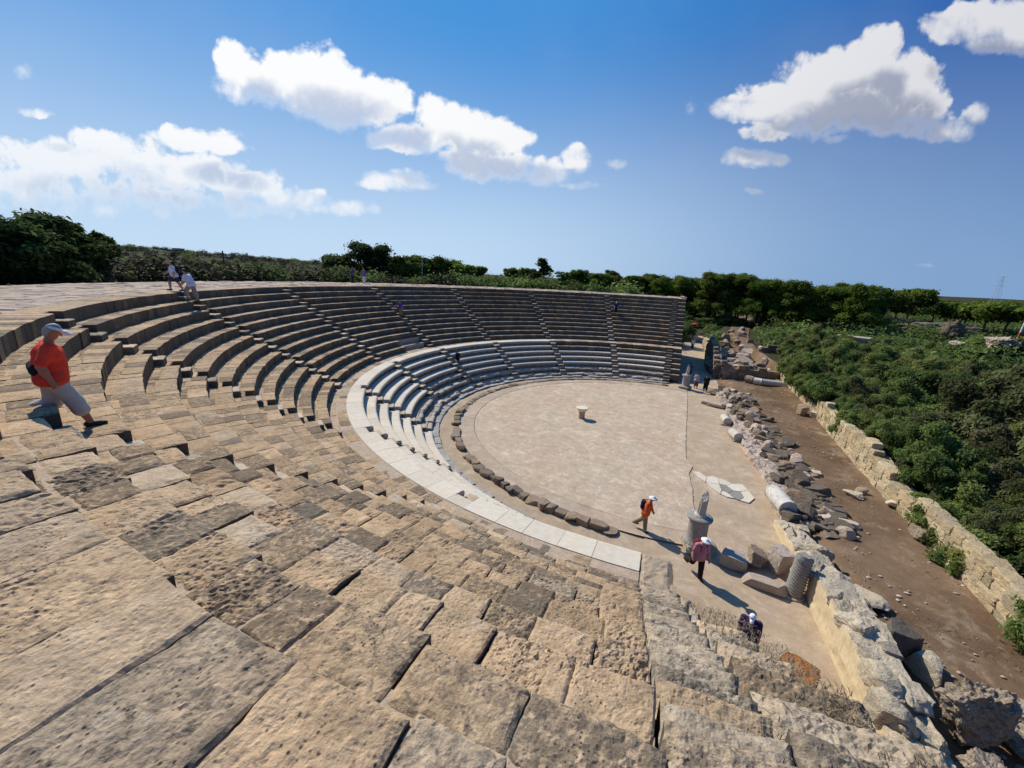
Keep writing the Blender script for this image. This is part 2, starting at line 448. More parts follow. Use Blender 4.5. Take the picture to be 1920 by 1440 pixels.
class Blocks:
    """dressed stone blocks: quad footprints with worn edges; finer near the viewpoint"""
    def __init__(s): s.groups = {}
    def add(s, A, B, C, D, zt, zb, tone, bevel=.02, rough=.012, pit=.0, tilt=(0, 0)):
        q = np.array([A, B, C, D], float)
        cen = q.mean(0); dist = math.hypot(cen[0] - CAM[0], cen[1] - CAM[1]) + abs(zt - CAM[2]) * .3
        lu = np.linalg.norm(q[1] - q[0]); lv = np.linalg.norm(q[3] - q[0])
        st = .017 if dist < 4.2 else .03 if dist < 6.5 else .055 if dist < 10 else .1 if dist < 15 else None
        if st is None: nu, nv = 4, 4
        else:
            nu, nv = max(5, int(lu / st) + 1), max(5, int(lv / st) + 1)
            qz = 6 if st < .05 else 3
            nu = -(-nu // qz) * qz; nv = -(-nv // qz) * qz
        s.groups.setdefault((nu, nv, st is None), []).append((q, zt, zb, tone, bevel, rough, pit, tilt))
    def into(s, mb, seed=0):
        for (nu, nv, far), L in s.groups.items():
            n = len(L)
            q = np.array([l[0] for l in L]); zt = np.array([l[1] for l in L]); zb = np.array([l[2] for l in L])
            tone = np.array([l[3] for l in L]); bev = np.array([l[4] for l in L]); rgh = np.array([l[5] for l in L]); pit = np.array([l[6] for l in L])
            tilt = np.array([l[7] for l in L])
            if far: uu = np.array([0, .05, .95, 1]); vv = np.array([0, .06, .94, 1])
            else: uu = np.linspace(0, 1, nu); vv = np.linspace(0, 1, nv)
            U, W = np.meshgrid(uu, vv, indexing='ij'); U = U.ravel(); W = W.ravel()
            b4 = np.stack([(1 - U) * (1 - W), U * (1 - W), U * W, (1 - U) * W], 1)
            xy = np.einsum('pk,nkc->npc', b4, q)
            lu = np.linalg.norm(q[:, 1] - q[:, 0], axis=1)[:, None]; lv = np.linalg.norm(q[:, 3] - q[:, 0], axis=1)[:, None]
            e = np.minimum(np.minimum(U, 1 - U)[None] * lu, np.minimum(W, 1 - W)[None] * lv)
            Z = zt[:, None] + tilt[:, :1] * (U - .5)[None] + tilt[:, 1:] * (W - .5)[None]
            pts = np.concatenate([xy, Z[..., None]], -1).reshape(-1, 3)
            if far:
                Z = Z - bev[:, None] * (e < 1e-6) + (RNG.random(Z.shape) - .5) * rgh[:, None] * .8
                jit = (RNG.random(xy.shape) - .5) * .016
                xy = xy + jit
            else:
                nb = fbm(pts * np.array([6, 6, 2]), 3, seed + 3).reshape(Z.shape)
                bw = bev[:, None] * 2.4 * (1 + .9 * nb)
                Z = Z - bev[:, None] * 1.3 * np.clip(1 - e / np.maximum(bw, .004), 0, 1) ** 2
                Z = Z + rgh[:, None] * fbm(pts * np.array([5, 5, 1]), 4, seed + 11).reshape(Z.shape)
                Z = Z + rgh[:, None] * .45 * fbm(pts * np.array([26, 26, 1]), 2, seed + 21).reshape(Z.shape)
                if pit.max() > 0:
                    p1 = vnoise(pts * np.array([27, 27, 1]), seed + 31).reshape(Z.shape); p2 = vnoise(pts * np.array([46, 46, 1]), seed + 37).reshape(Z.shape)
                    area = sstep(fbm(pts * np.array([2.2, 2.2, 1]), 3, seed + 41).reshape(Z.shape), -.45, .35)
                    Z = Z - pit[:, None] * area * (1.1 * sstep(p1, .55, .82) + .8 * sstep(p2, .55, .8))
                ed = np.exp(-(e / .03) ** 2)
                jx = fbm(pts * np.array([4, 4, 1]), 3, seed + 51).reshape(Z.shape); jy = fbm(pts * np.array([4, 4, 1]), 3, seed + 61).reshape(Z.shape)
                amp = (np.minimum(rgh, .03) * 1.6)[:, None] * ed
                xy = xy + np.stack([jx * amp, jy * amp], -1)
            top = np.concatenate([xy, Z[..., None]], -1)
            idx = np.arange(nu * nv).reshape(nu, nv)
            ring = np.concatenate([idx[:, 0], idx[-1, 1:], idx[-2::-1, -1], idx[0, -2:0:-1]])
            rim = top[:, ring].copy(); skirt = rim.copy(); skirt[..., 2] = zb[:, None]
            cen = q.mean(1)[:, None]
            allv = np.concatenate([top, rim, skirt], 1); npv = allv.shape[1]
            Q1 = grid_quads(nu, nv)
            m = len(ring); k = np.arange(m); k2 = (k + 1) % m
            Q2 = np.stack([nu * nv + k, nu * nv + m + k, nu * nv + m + k2, nu * nv + k2], -1)
            # orientation
            d1, d2 = q[0, 1] - q[0, 0], q[0, 3] - q[0, 0]
            if d1[0] * d2[1] - d1[1] * d2[0] < 0: Q1 = Q1[:, ::-1]; Q2 = Q2[:, ::-1]
            Q = np.concatenate([Q1, Q2]); off = (np.arange(n) * npv)[:, None, None]
            tall = np.repeat(tone[:, None], npv, 1)
            tall[:, nu * nv:] *= np.array([.42, .9, 1.0]); tall[:, nu * nv:, 2] = np.clip(tall[:, nu * nv:, 2] + .35, 0, 1)     # block sides darkened to deepen riser shade, on top of their dark patina
            mb.add(allv.reshape(-1, 3), (Q[None] + off).reshape(-1, 4), None, tall.reshape(-1, 3))


def stone_tone(x, y, z=0, bright=1.0, spread=.085, warm=None):
    p = np.array([[x * .12, y * .12, z * .1]])
    w0 = .60 + fbm(p, 2, 5)[0] * .9 if warm is None else warm
    return (bright * (1 + random.gauss(0, spread)), min(1, max(0, w0 + random.gauss(0, .18))), random.random())


theatre = empty('theatre_seating', (0, 0, 0))
tag(theatre, 'curved stone theatre seating with brown upper rows and white lower rows', 'seating')


def row_span(r):
    return math.acos(X_FAR / r), 1.5 * math.pi - X_NEAR / r


def wedges(r, half=.37):
    """angular spans between stairways at radius r: (start, end, index)"""
    a0, a1 = row_span(r)
    cuts = sorted(PHI.values())
    ed = [a0] + cuts + [a1]
    out = []
    for j in range(len(ed) - 1):
        s = ed[j] + (half / r if j > 0 else .0); e = ed[j + 1] - (half / r if j < len(ed) - 2 else .0)
        out.append((s, e, 7 - j))                       # wedge 7 is the far right one, -1 the nearest
    return out


def split_span(s, e, r, lo, hi):
    L = (e - s) * r; n = max(1, int(round(L / random.uniform((lo + hi) / 2 * .95, (lo + hi) / 2 * 1.05))))
    wts = np.array([random.uniform(lo, hi) for _ in range(n)]); c = np.concatenate([[0], np.cumsum(wts)]) / wts.sum()
    return s + c * (e - s)


def near_cam(r, a): return math.hypot(r * math.cos(a) - CAM[0], r * math.sin(a) - CAM[1])


step_tops = {}
GAP = .006
for i in range(12):
    r, z = row_rz(i); h = HS if i < 11 else Z11X
    back = (row_rz(i - 1)[0] + .14) if i > 0 else 29.75
    B1, B2 = Blocks(), Blocks()
    for (s, e, k) in wedges(r):
        B = B2 if (i in (10, 11) and k >= 4) else B1
        if k == 3 and i in (10, 11): s = s + (e - s) * .0; e = e; s2 = s + (e - s) * .42; s = s2   # rows broken away beside the fourth stair
        cuts = split_span(s, e, r, .36, .70)
        for a, b in zip(cuts[:-1], cuts[1:]):
            am = (a + b) / 2; d = near_cam(r, am)
            g = GAP / r * (1 if d > 6 else random.uniform(.3, .9))
            f0 = r + random.uniform(-.008, .012) + (random.uniform(-.03, .04) if d < 7 else 0)
            depth = random.uniform(.36, .56) if i > 0 else 1.05
            zz = z + (random.uniform(-.010, .010) if d < 8 else random.uniform(-.006, .006))
            x, y = r * math.cos(am), r * math.sin(am)
            near = d < 9
            tn = stone_tone(x, y, z)
            if d < 6.5 and i < 4: tn = (tn[0] * 1.08, tn[1] * .75, tn[2] * .85)
            kw = dict(bevel=random.uniform(.005, .012) if not near else random.uniform(.008, .022), rough=random.uniform(.008, .020) if near else .006,
                      pit=random.choice([.005, .008, .012, .018, .026]) if near else 0, tilt=(random.uniform(-.02, .02), random.uniform(-.02, .015)) if d < 8 else (random.uniform(-.006, .006), random.uniform(-.008, .004)))
            a_, b_ = a + g, b - g
            zb = z - h - .04
            mid = f0 + depth
            if i > 0 and mid > back - .14: mid = back - .14
            sk = random.uniform(-.012, .012) / r
            B.add(polar(f0, a_), polar(f0 + random.uniform(-.015, .015), b_), polar(mid, b_ + sk), polar(mid, a_ + sk), zz, zb, tn, **kw)
            if i > 0:
                tn2 = stone_tone(x, y, z)
                if random.random() < .65:
                    B.add(polar(mid + .012, a_), polar(mid + .012, b_), polar(back, b_), polar(back, a_), zz - random.uniform(0, .012), z - .2, tn2, **kw)
                else:
                    c_ = (a_ + b_) / 2
                    for (p_, q_) in ((a_, c_ - g / 2), (c_ + g / 2, b_)):
                        B.add(polar(mid + .012, p_), polar(mid + .012, q_), polar(back, q_), polar(back, p_), zz - random.uniform(0, .012), z - .2, stone_tone(x, y, z), **kw)
    # behind the stair notches
    for k, ph in PHI.items():
        hw = .37 / r
        x, y = r * math.cos(ph), r * math.sin(ph)
        if k == 3 and i in (10, 11): pass
        B = B2 if (i in (10, 11) and k >= 4) else B1
        d = near_cam(r, ph); nd = .16 if (k == 0 and i < 9) else .30
        B.add(polar(r + nd, ph - hw + GAP / r), polar(r + nd, ph + hw - GAP / r), polar(back, ph + hw - GAP / r), polar(back, ph - hw + GAP / r), z - .004, z - h, stone_tone(x, y, z, 1.05),
              bevel=.025, rough=.012, pit=.01 if d < 9 else 0)
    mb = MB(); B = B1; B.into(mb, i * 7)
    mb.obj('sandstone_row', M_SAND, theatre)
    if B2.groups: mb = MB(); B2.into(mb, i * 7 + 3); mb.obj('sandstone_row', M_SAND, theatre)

# stairways: half-height step blocks standing in the notches
for k, ph in PHI.items():
    B = Blocks(); Bw = Blocks()
    for i in range(0, 19):
        r, z = row_rz(i); h = HS if i < 12 else HW
        hw = .34 / r
        if i >= 17 and k in (3, 4) : continue
        f0 = r - (random.uniform(.22, .27) if not (k == 0 and i < 9) else .10)
        tn = stone_tone(r * math.cos(ph), r * math.sin(ph), z, 1.3, .10, .3)
        if i >= 12: tn = (1.15, .4, .3)
        (B if i < 12 else Bw).add(polar(f0, ph - hw), polar(f0, ph + hw), polar(r + (.15 if k == 0 and i < 9 else .29), ph + hw), polar(r + (.15 if k == 0 and i < 9 else .29), ph - hw), z - h * (random.uniform(.47, .53) if not (k == 0 and i < 9) else .42), z - h - .06, tn,
              bevel=.02, rough=.01, pit=.01 if near_cam(r, ph) < 9 else 0, tilt=(random.uniform(-.02, .02), 0))
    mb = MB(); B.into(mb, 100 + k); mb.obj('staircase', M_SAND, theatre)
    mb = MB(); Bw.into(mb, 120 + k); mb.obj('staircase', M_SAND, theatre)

# masonry core under the blocks
mb = MB()
for i in range(0, 19):
    r, z = row_rz(i); h = HS if i < 12 else HW
    a0, a1 = row_span(r); n = 260
    aa = np.linspace(a0, a1, n)
    rb = (row_rz(i - 1)[0] + .7) if i > 0 else RIM
    zc = z - .022
    prof = [(r + .345, z - h - .2), (r + .345, zc), (rb, zc)]
    V = np.concatenate([np.concatenate([polar(np.full(n, p[0]), aa), np.full((n, 1), p[1])], 1) for p in prof])
    V[:, 2] += .01 * fbm(V * 3.0, 2, 5)
    Q = np.concatenate([np.stack([np.arange(n - 1) + j * n, np.arange(1, n) + j * n, np.arange(1, n) + (j + 1) * n, np.arange(n - 1) + (j + 1) * n], -1) for j in range(2)])
    mb.add(V, Q, None, (.95, .5, .5))
mb.obj('mortar_bed', M_CORE, theatre)

# promenade paving round the top
B = Blocks()
rr = 29.74
while rr < RIM - .2:
    dr = random.uniform(.5, .8); r2 = min(RIM, rr + dr)
    cuts = split_span(math.radians(86), math.radians(274), rr, .6, 1.3)
    for a, b in zip(cuts[:-1], cuts[1:]):
        am = (a + b) / 2; x, y = rr * math.cos(am), rr * math.sin(am); d = near_cam(rr, am)
        g = .014 / rr
        B.add(polar(rr, a + g), polar(rr, b - g), polar(r2 - .025, b - g), polar(r2 - .025, a + g), 8.437 + random.uniform(-.035, .02), 8.2,
              (1 + random.gauss(0, .10), random.random(), random.random()), bevel=.025, rough=.03 if d > 15 else .02, pit=.012 if d < 9 else 0, tilt=(random.uniform(-.03, .03), random.uniform(-.03, .03)))
    rr = r2
mb = MB(); B.into(mb, 300); mb.obj('promenade', M_PAVE, theatre)

# white restored rows
def slab_profile(depth):
    return [(.20, -.47), (.185, -.31), (.12, -.245), (.02, -.22), (.0, -.195), (.0, -.11), (.018, -.055), (.055, -.018), (.12, .0), (depth * .55, .003), (depth, .0), (depth, -.16)]


def add_slab(mb, r, z, a, b, depth, tone, broken=0.0, seed=0):
    n = max(3, int((b - a) * r / (.25 if broken == 0 else .12)) + 1)
    aa = np.linspace(a, b, n); prof = slab_profile(depth); m = len(prof)
    V = np.zeros((n, m, 3))
    for j, (dr, dz) in enumerate(prof):
        V[:, j, :2] = polar(np.full(n, r + dr), aa); V[:, j, 2] = z + dz
    if broken > 0:
        e = fbm(np.stack([aa * r * 1.1, np.full(n, z), np.full(n, r)], -1), 4, seed)
        drop = np.clip(e * .9 + broken - .35, 0, .8)
        for j in range(4, 9):
            V[:, j, 2] -= drop * .28; V[:, j, :2] += polar(drop * .30, aa)
        V[:, 2, :2] += polar(drop * .1, aa); V[:, 3, :2] += polar(drop * .2, aa); V[:, 3, 2] -= drop * .2; V[:, 2, 2] -= drop * .18
        V[:, :, 2] += .02 * fbm(V.reshape(-1, 3) * 4, 3, seed + 2).reshape(n, m)
    tone = np.tile(np.array(tone, float), (n, m, 1)); tone[:, :6] = tone[:, :6] * np.array([.52, 1, 1]) + np.array([0, .35, .25]); tone = tone.reshape(-1, 3)   # fronts darkened and warmed in colour as riser shade, plus staining
    Q = grid_quads(n, m)[:, ::-1]
    caps = []
    for end in (0, n - 1):
        ring = [end * m + j for j in range(m)]
        c = ring[0]
        for j in range(1, m - 1): caps.append([c, ring[j], ring[j + 1]] if end == 0 else [c, ring[j + 1], ring[j]])
    mb.add(V.reshape(-1, 3), Q, caps, tone)


for i in range(12, 19):
    r, z = row_rz(i)
    Bs = Blocks(); mst = MB()
    for (s, e, k) in wedges(r, .36):
        mb = MB()
        brown = k >= 6 and i in (12, 13)
        grey = (i >= 17 and k >= 2) or (i == 16 and k in (3,)) or (i >= 15 and k == 3 and False)
        depth = .86 if i == 12 else DTW + .12
        if brown:
            cuts = split_span(s, e, r, .5, .8)
            for a, b in zip(cuts[:-1], cuts[1:]):
                Bs.add(polar(r, a + .0005), polar(r, b - .0005), polar(r + .8, b - .0005), polar(r + .8, a + .0005), z + random.uniform(-.01, .01), z - HW - .04, stone_tone(r * math.cos(a), r * math.sin(a), z), bevel=.02)
        else:
            if k == 3 and i == 12: s = s + (e - s) * .0
            L = (e - s) * r; n = max(1, int(L / (1.0 if not grey else .7))); cuts = split_span(s, e, r, .8, 1.15) if not grey else split_span(s, e, r, .5, 1.1)
            for a, b in zip(cuts[:-1], cuts[1:]):
                g = .006 / r
                if grey:
                    if k == 3 and random.random() < .12: continue
                    tn = (random.uniform(.60, .78), .45, .75)
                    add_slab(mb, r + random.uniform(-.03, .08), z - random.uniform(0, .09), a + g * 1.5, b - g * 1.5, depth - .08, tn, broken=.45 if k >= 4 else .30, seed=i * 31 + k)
                else:
                    tn = (random.uniform(.95, 1.06), random.uniform(.1, .7), random.random() * .7)
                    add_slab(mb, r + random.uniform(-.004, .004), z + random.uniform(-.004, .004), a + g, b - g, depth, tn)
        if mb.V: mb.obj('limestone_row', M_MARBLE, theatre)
        if i == 12:                                       # sandstone walkway between the white edge and the first brown row
            for (lo, hi) in ((.88, 1.34), (1.36, R12X + .12)):
                cuts = split_span(s, e, r, .45, .8)
                for a, b in zip(cuts[:-1], cuts[1:]):
                    Bs.add(polar(r + lo, a + .0004), polar(r + lo, b - .0004), polar(r + hi, b - .0004), polar(r + hi, a + .0004), z - .015 + random.uniform(-.02, .015), z - .2,
                           stone_tone(r * math.cos(a), r * math.sin(a), z), bevel=.02, tilt=(random.uniform(-.02, .02), random.uniform(-.02, .02)))
    for k, ph in PHI.items():
        hw = .36 / r
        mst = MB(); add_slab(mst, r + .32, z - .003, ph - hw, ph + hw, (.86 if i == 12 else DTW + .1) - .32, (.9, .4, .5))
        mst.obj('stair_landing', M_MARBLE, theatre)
        if i == 12:
            Bs.add(polar(r + .87, ph - hw), polar(r + .87, ph + hw), polar(r + R12X + .12, ph + hw), polar(r + R12X + .12, ph - hw), z - .02, z - .2, stone_tone(0, 0, z), bevel=.02)
    if Bs.groups:
        m2 = MB(); Bs.into(m2, 500 + i); m2.obj('sandstone_paving', M_SAND, theatre)

# low foot of the seating along the curved channel
mb = MB()
a0, a1 = math.radians(86.5), math.radians(269)
cuts = split_span(a0, a1, 15.3, .5, 1.1)
B = Blocks()
for a, b in zip(cuts[:-1], cuts[1:]):
    if True:
        B.add(polar(15.18 + random.uniform(-.06, .05), a), polar(15.18, b - .0008), polar(15.75, b - .0008), polar(15.75, a), random.uniform(.05, .14), -.1, (random.uniform(.8, 1.05), .4, .6), bevel=.03, rough=.03)
B.into(mb, 600); mb.obj('foot_course', M_GREYM, theatre)

# end stairways and end piers (they run straight, along the parodos)
def end_section(sign, x0, x1, x2, seed, rough_pier):
    Bst, Bp = Blocks(), Blocks()
    for i in range(0, 19):
        r, z = row_rz(i); h = HS if i < 11 else (Z11X if i == 11 else HW)
        rb = row_rz(i - 1)[0] if i > 0 else RIM
        yb = lambda v: sign * v
        lows = [(r - .05, z)]
        def quad(xa, xb, ya, yb_):
            if sign < 0: return ((xa, -ya), (xb, -ya), (xb, -yb_), (xa, -yb_))
            return ((xa, ya), (xb, ya), (xb, yb_), (xa, yb_))
        # two steps per row
        for (fa, fb, dz) in ((r - .30, r + .06, -h * .5), (r + .07, rb - .31 if i > 0 else rb, 0)):
            Bst.add(*quad(x0 + .01, x1 - .01 + random.uniform(-.02, .02), fa, fb), z + dz + random.uniform(-.02, .02), z - h - .1, (random.uniform(.88, 1.06), random.uniform(.1, .6), random.uniform(.2, .8)),
                    bevel=.045 if rough_pier else .02, rough=.03 if rough_pier else .01, pit=.008, tilt=(random.uniform(-.03, .03), -.02))
        if i <= (10 if rough_pier else 17):
            if rough_pier: x2 = (2.0, 2.0, 2.0, 1.95, 1.8, 1.5, 1.35, 1.35, 1.0, .95, .92)[i]
            ww = x2 + (random.uniform(-.1, .12) if rough_pier else 0)
            zz = z + (random.uniform(-.03, .05) if rough_pier else .0)
            Bp.add(*quad(x1 + .01, ww, r - .06, rb - .08 if i > 0 else rb), zz, z - h - (.5 if rough_pier else .1), stone_tone(x2, -r, z, .95, .12, .35), bevel=.06 if rough_pier else .02, rough=.045 if rough_pier else .01, pit=.012 if rough_pier else 0,
                   tilt=(random.uniform(-.07, .03), random.uniform(-.05, .05)) if rough_pier else (0, 0))
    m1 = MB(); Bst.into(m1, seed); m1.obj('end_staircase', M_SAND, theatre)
    # side wall below the pier, in courses
    Bw = Blocks()
    zc = 0.0
    while zc < 8.3:
        hc = random.uniform(.4, .5)
        rmin = 15.4
        for i in range(18, -1, -1):
            if row_rz(i)[1] - HS > zc: rmin = row_rz(i)[0] - .0; break
            rmin = row_rz(i)[0] + .5
        y = rmin + random.uniform(.0, .3)
        while y < RIM:
            L = random.uniform(.6, 1.3); y2 = min(RIM, y + L)
            xw = (x2 if not rough_pier else float(np.interp(y, [15, 23.4, 24.2, 26, 27, 40], [.82, .85, 1.2, 1.45, 1.8, 1.85]))) + random.uniform(-.05, .05)
            A, Bq = (xw - .5, sign * y), (xw, sign * y); C, D = (xw, sign * (y2 - .02)), (xw - .5, sign * (y2 - .02))
            Bw.add(A, Bq, C, D, zc + hc - .015, zc, stone_tone(x2, y, zc, .95), bevel=.02, rough=.02)
            y = y2
        zc += hc
    m2 = MB(); Bp.into(m2, seed + 1); Bw.into(m2, seed + 2); m2.obj('end_wall', M_SAND, theatre)


end_section(-1, X_NEAR + .01, .78, 1.45, 700, True)
end_section(1, X_FAR + .01, 1.2, 2.12, 800, False)

# ------------------------------------------------------------------ ground sheets
def terrain_z(x, y):
    r = np.hypot(x, y)
    emb = np.where(r < 36.3, np.clip((r - 30) * 1.3 - .5, -.5, 7.7), 7.7 - 3.4 * sstep(r, 38, 75))
    a = sstep(-x, -1.9, 9.0)
    right = np.where(r < 34, -.3, .15 + .0 * r)
    strip = .26 * sstep(x, 6.6, 7.6)
    terrace = 1.55 * sstep(x, 12.55, 13.3) * (1 - .55 * sstep(y, 24, 60))
    low = np.where(x > 2.0, np.maximum(-.3 + strip, -.3) + terrace + .5 * sstep(y, 30, 75), right)
    z = low * (1 - a) + emb * a
    far = sstep(r, 70, 260)
    hill = 6.5 * np.exp(-(((x + 260) / 210) ** 2 + ((y - 110) / 190) ** 2)) + 3.0 * sstep(-x, 60, 400) + 15 * sstep(r, 500, 1500) * sstep(x, -200, 400)
    z = z + far * hill
    z = z + fbm(np.stack([x * .03, y * .03, x * 0], -1), 3, 9) * 1.2 * far + .12 * fbm(np.stack([x * .3, y * .3, x * 0], -1), 3, 19) * sstep(r, 36, 45) * (1 - sstep(np.abs(x - 9.8), 2, 3.4) * 0)
    return z


def axis_lines(lo_d, hi_d, step, far, g=1.12):
    a = list(np.arange(lo_d, hi_d + 1e-6, step)); s = step; v = hi_d
    while v < far: s *= g; v += s; a.append(v)
    s = step; v = lo_d; b = []
    while v > -far: s *= g; v -= s; b.append(v)
    return np.array(b[::-1] + a)


gx = axis_lines(-46, 24, .7, 6000); gy = axis_lines(-42, 46, .8, 6000)
X, Y = np.meshgrid(gx, gy, indexing='ij'); xv, yv = X.ravel(), Y.ravel()
mb = MB(); mb.add(np.stack([xv, yv, terrain_z(xv, yv)], -1), grid_quads(len(gx), len(gy)))
struct(mb.obj('ground', M_GROUND, smooth=True))


def sheet(name, mat, fx, ys, zf, nx=24, tone=(1, .5, .5), thick=.0):
    """a strip of ground between x = fx(y)[0] and fx(y)[1]"""
    V = []
    for y in ys:
        a, b = fx(y)
        for u in np.linspace(0, 1, nx):
            V.append((a + (b - a) * u, y, 0))
    V = np.array(V); V[:, 2] = zf(V[:, 0], V[:, 1])
    Q = grid_quads(len(ys), nx)[:, ::-1]
    m = MB(); m.add(V, Q, None, tone)
    if thick:
        n = len(ys)
        for col, flip in ((0, 0), (nx - 1, 1)):
            top = V[np.arange(n) * nx + col]; bot = top - np.array([0, 0, thick])
            W = np.concatenate([top, bot]); k = np.arange(n - 1); q = np.stack([k, k + 1, k + 1 + n, k + n], -1)
            m.add(W, q if flip else q[:, ::-1], None, tone)
    return struct(m.obj(name, mat, smooth=False))


def crack_x(y):
    base = np.interp(y, [-14, -12.6, -8.6, -6.6, -5.6, -4.4, 0, 4, 8.8, 14], [2.2, 2.25, 2.3, 2.2, 2.45, 2.12, 2.3, 2.5, 2.75, 2.9])
    return base + .05 * fbm(np.array([[y * 1.7, 3.3, 0]]), 3, 4)[0] + .03 * fbm(np.array([[y * 6, 1.3, 0]]), 2, 5)[0]


# orchestra: worn paving inside the ring, smooth ring stones round it
def disc(name, mat, r0, r1, z, seed, nr):
    ys = np.linspace(-13.79, 13.79, 180)
    mb = MB()
    # polar mesh cut by the crack line
    aa = np.linspace(0, 2 * math.pi, 361)
    rrs = np.linspace(r0, r1, nr)
    V = np.zeros((361, nr, 3))
    for j, r_ in enumerate(rrs): V[:, j, :2] = polar(np.full(361, r_), aa)
    x, y = V[..., 0], V[..., 1]
    lim = np.array([crack_x(v) for v in np.clip(y.ravel(), -14, 14)]).reshape(y.shape)
    over = x > lim
    V[..., 0] = np.where(over, lim, x)
    V[..., 2] = z + .012 * fbm(V.reshape(-1, 3) * 1.2, 3, seed).reshape(x.shape)
    Q = grid_quads(361, nr)
    keep = ~(over.ravel()[Q].all(1))
    mb.add(V.reshape(-1, 3), Q[keep][:, ::-1])
    return mb


mb = disc('orchestra_floor', M_ORCH, .0, 12.80, .05, 1, 60)
yy = np.linspace(-12.55, 12.45, 220); xx = np.array([crack_x(v) for v in yy])
top = np.stack([xx, yy, np.full_like(yy, .05)], -1); bot = top - np.array([0, 0, .15]); k = np.arange(219)
mb.add(np.concatenate([top, bot]), np.stack([k, k + 220, k + 221, k + 1], -1))
struct(mb.obj('orchestra_floor', M_ORCH))
mb = disc('ring_paving', M_RING, 12.83, 13.86, .062, 2, 8)
# thin worn groove edge inside the ring
n = 300; aa = np.linspace(math.radians(80), math.radians(280), n)
for r_, z0, z1 in ((12.83, .062, -.1),):
    V = np.concatenate([np.concatenate([polar(np.full(n, r_), aa), np.full((n, 1), zz)], 1) for zz in (z0, z1)])
    k = np.arange(n - 1); mb.add(V, np.stack([k, k + 1, k + 1 + n, k + n], -1))
struct(mb.obj('ring_paving', M_RING))
# curved earth channel between kerb and seats
n = 260; aa = np.linspace(math.radians(80), math.radians(292), n); rr_ = np.linspace(13.7, 15.9, 14)
V = np.zeros((n, 14, 3))
for j, r_ in enumerate(rr_): V[:, j, :2] = polar(np.full(n, r_), aa)
V[..., 2] = -.02 + .03 * fbm(V.reshape(-1, 3) * 1.5, 3, 3).reshape(n, 14)
mb = MB(); mb.add(V.reshape(-1, 3), grid_quads(n, 14)[:, ::-1]); struct(mb.obj('channel_floor', M_EARTH))
ys = np.concatenate([np.arange(-38, 60, .5)])
sheet('stage_floor', M_STAGE, lambda y: (crack_x(np.clip(y, -14, 14)) - .25 if abs(y) < 13.2 else .2 if abs(y) < 15.8 else 1.2, 6.3 if y < 30 else 7.5), ys,
      lambda x, y: .004 + .015 * fbm(np.stack([x * .6, y * .6, x * 0], -1), 3, 8) + .5 * sstep(y, 36, 58), 26)
sheet('dirt_strip', M_DIRT, lambda y: (6.2, 12.75 if y < 24 else 12.0), np.arange(-40, 24, .4),
      lambda x, y: .02 + .27 * sstep(x, 6.6, 7.7) + .05 * fbm(np.stack([x * .5, y * .5, x * 0], -1), 4, 28) + .25 * sstep(x, 11.2, 12.6), 40)
sheet('dirt_path', M_DIRT, lambda y: (float(np.interp(y, [23, 40, 60, 120], [9.5, 9.8, 12, 21])), float(np.interp(y, [23, 40, 60, 120], [13.2, 13.6, 15.5, 26]))), np.arange(23.2, 125, 1.0),
      lambda x, y: terrain_z(x, y) + .12 + .10 * fbm(np.stack([x * .5, y * .5, x * 0], -1), 3, 38), 14)

# ------------------------------------------------------------------ mesh makers for loose stones, columns, people
def ico(sub):
    t = (1 + 5 ** .5) / 2
    V = [(-1, t, 0), (1, t, 0), (-1, -t, 0), (1, -t, 0), (0, -1, t), (0, 1, t), (0, -1, -t), (0, 1, -t), (t, 0, -1), (t, 0, 1), (-t, 0, -1), (-t, 0, 1)]
    F = [(0, 11, 5), (0, 5, 1), (0, 1, 7), (0, 7, 10), (0, 10, 11), (1, 5, 9), (5, 11, 4), (11, 10, 2), (10, 7, 6), (7, 1, 8), (3, 9, 4), (3, 4, 2), (3, 2, 6), (3, 6, 8), (3, 8, 9), (4, 9, 5), (2, 4, 11), (6, 2, 10), (8, 6, 7), (9, 8, 1)]
    V = [np.array(v) / np.linalg.norm(v) for v in V]
    for _ in range(sub):
        c = {}; F2 = []
        def mid(a, b):
            k = (min(a, b), max(a, b))
            if k not in c:
                m = V[a] + V[b]; V.append(m / np.linalg.norm(m)); c[k] = len(V) - 1
            return c[k]
        for a, b, d in F:
            ab, bd, da = mid(a, b), mid(b, d), mid(d, a); F2 += [(a, ab, da), (b, bd, ab), (d, da, bd), (ab, bd, da)]
        F = F2
    return np.array(V), np.array(F)


ICO3, ICO3F = ico(3)
ICO4, ICO4F = ico(4)


def rock_mb(size, seed, blocky=.5, sub=3, tone=(1, .5, .5), rough=.12):
    """an angular stone: a sphere cut by random planes then roughened"""
    rg = np.random.default_rng(seed)
    V, F = (ICO3, ICO3F) if sub == 3 else (ICO4, ICO4F)
    V = V * 1.3
    for _ in range(9):
        n = rg.normal(size=3)
        if rg.random() < blocky:
            n = np.eye(3)[rg.integers(3)] * rg.choice([-1, 1]) + rg.normal(size=3) * .12
        n /= np.linalg.norm(n); dd = rg.uniform(.62, .85)
        ex = np.maximum(V @ n - dd, 0); V = V - ex[:, None] * n * .97
    V = V * (1 + rough * fbm(V * 2.2 + seed, 4, seed)[:, None] + rough * .45 * fbm(V * 7 + seed, 3, seed + 5)[:, None])
    m = MB(); m.add(V * np.array(size) * .5 / .8, None, F, tone); return m


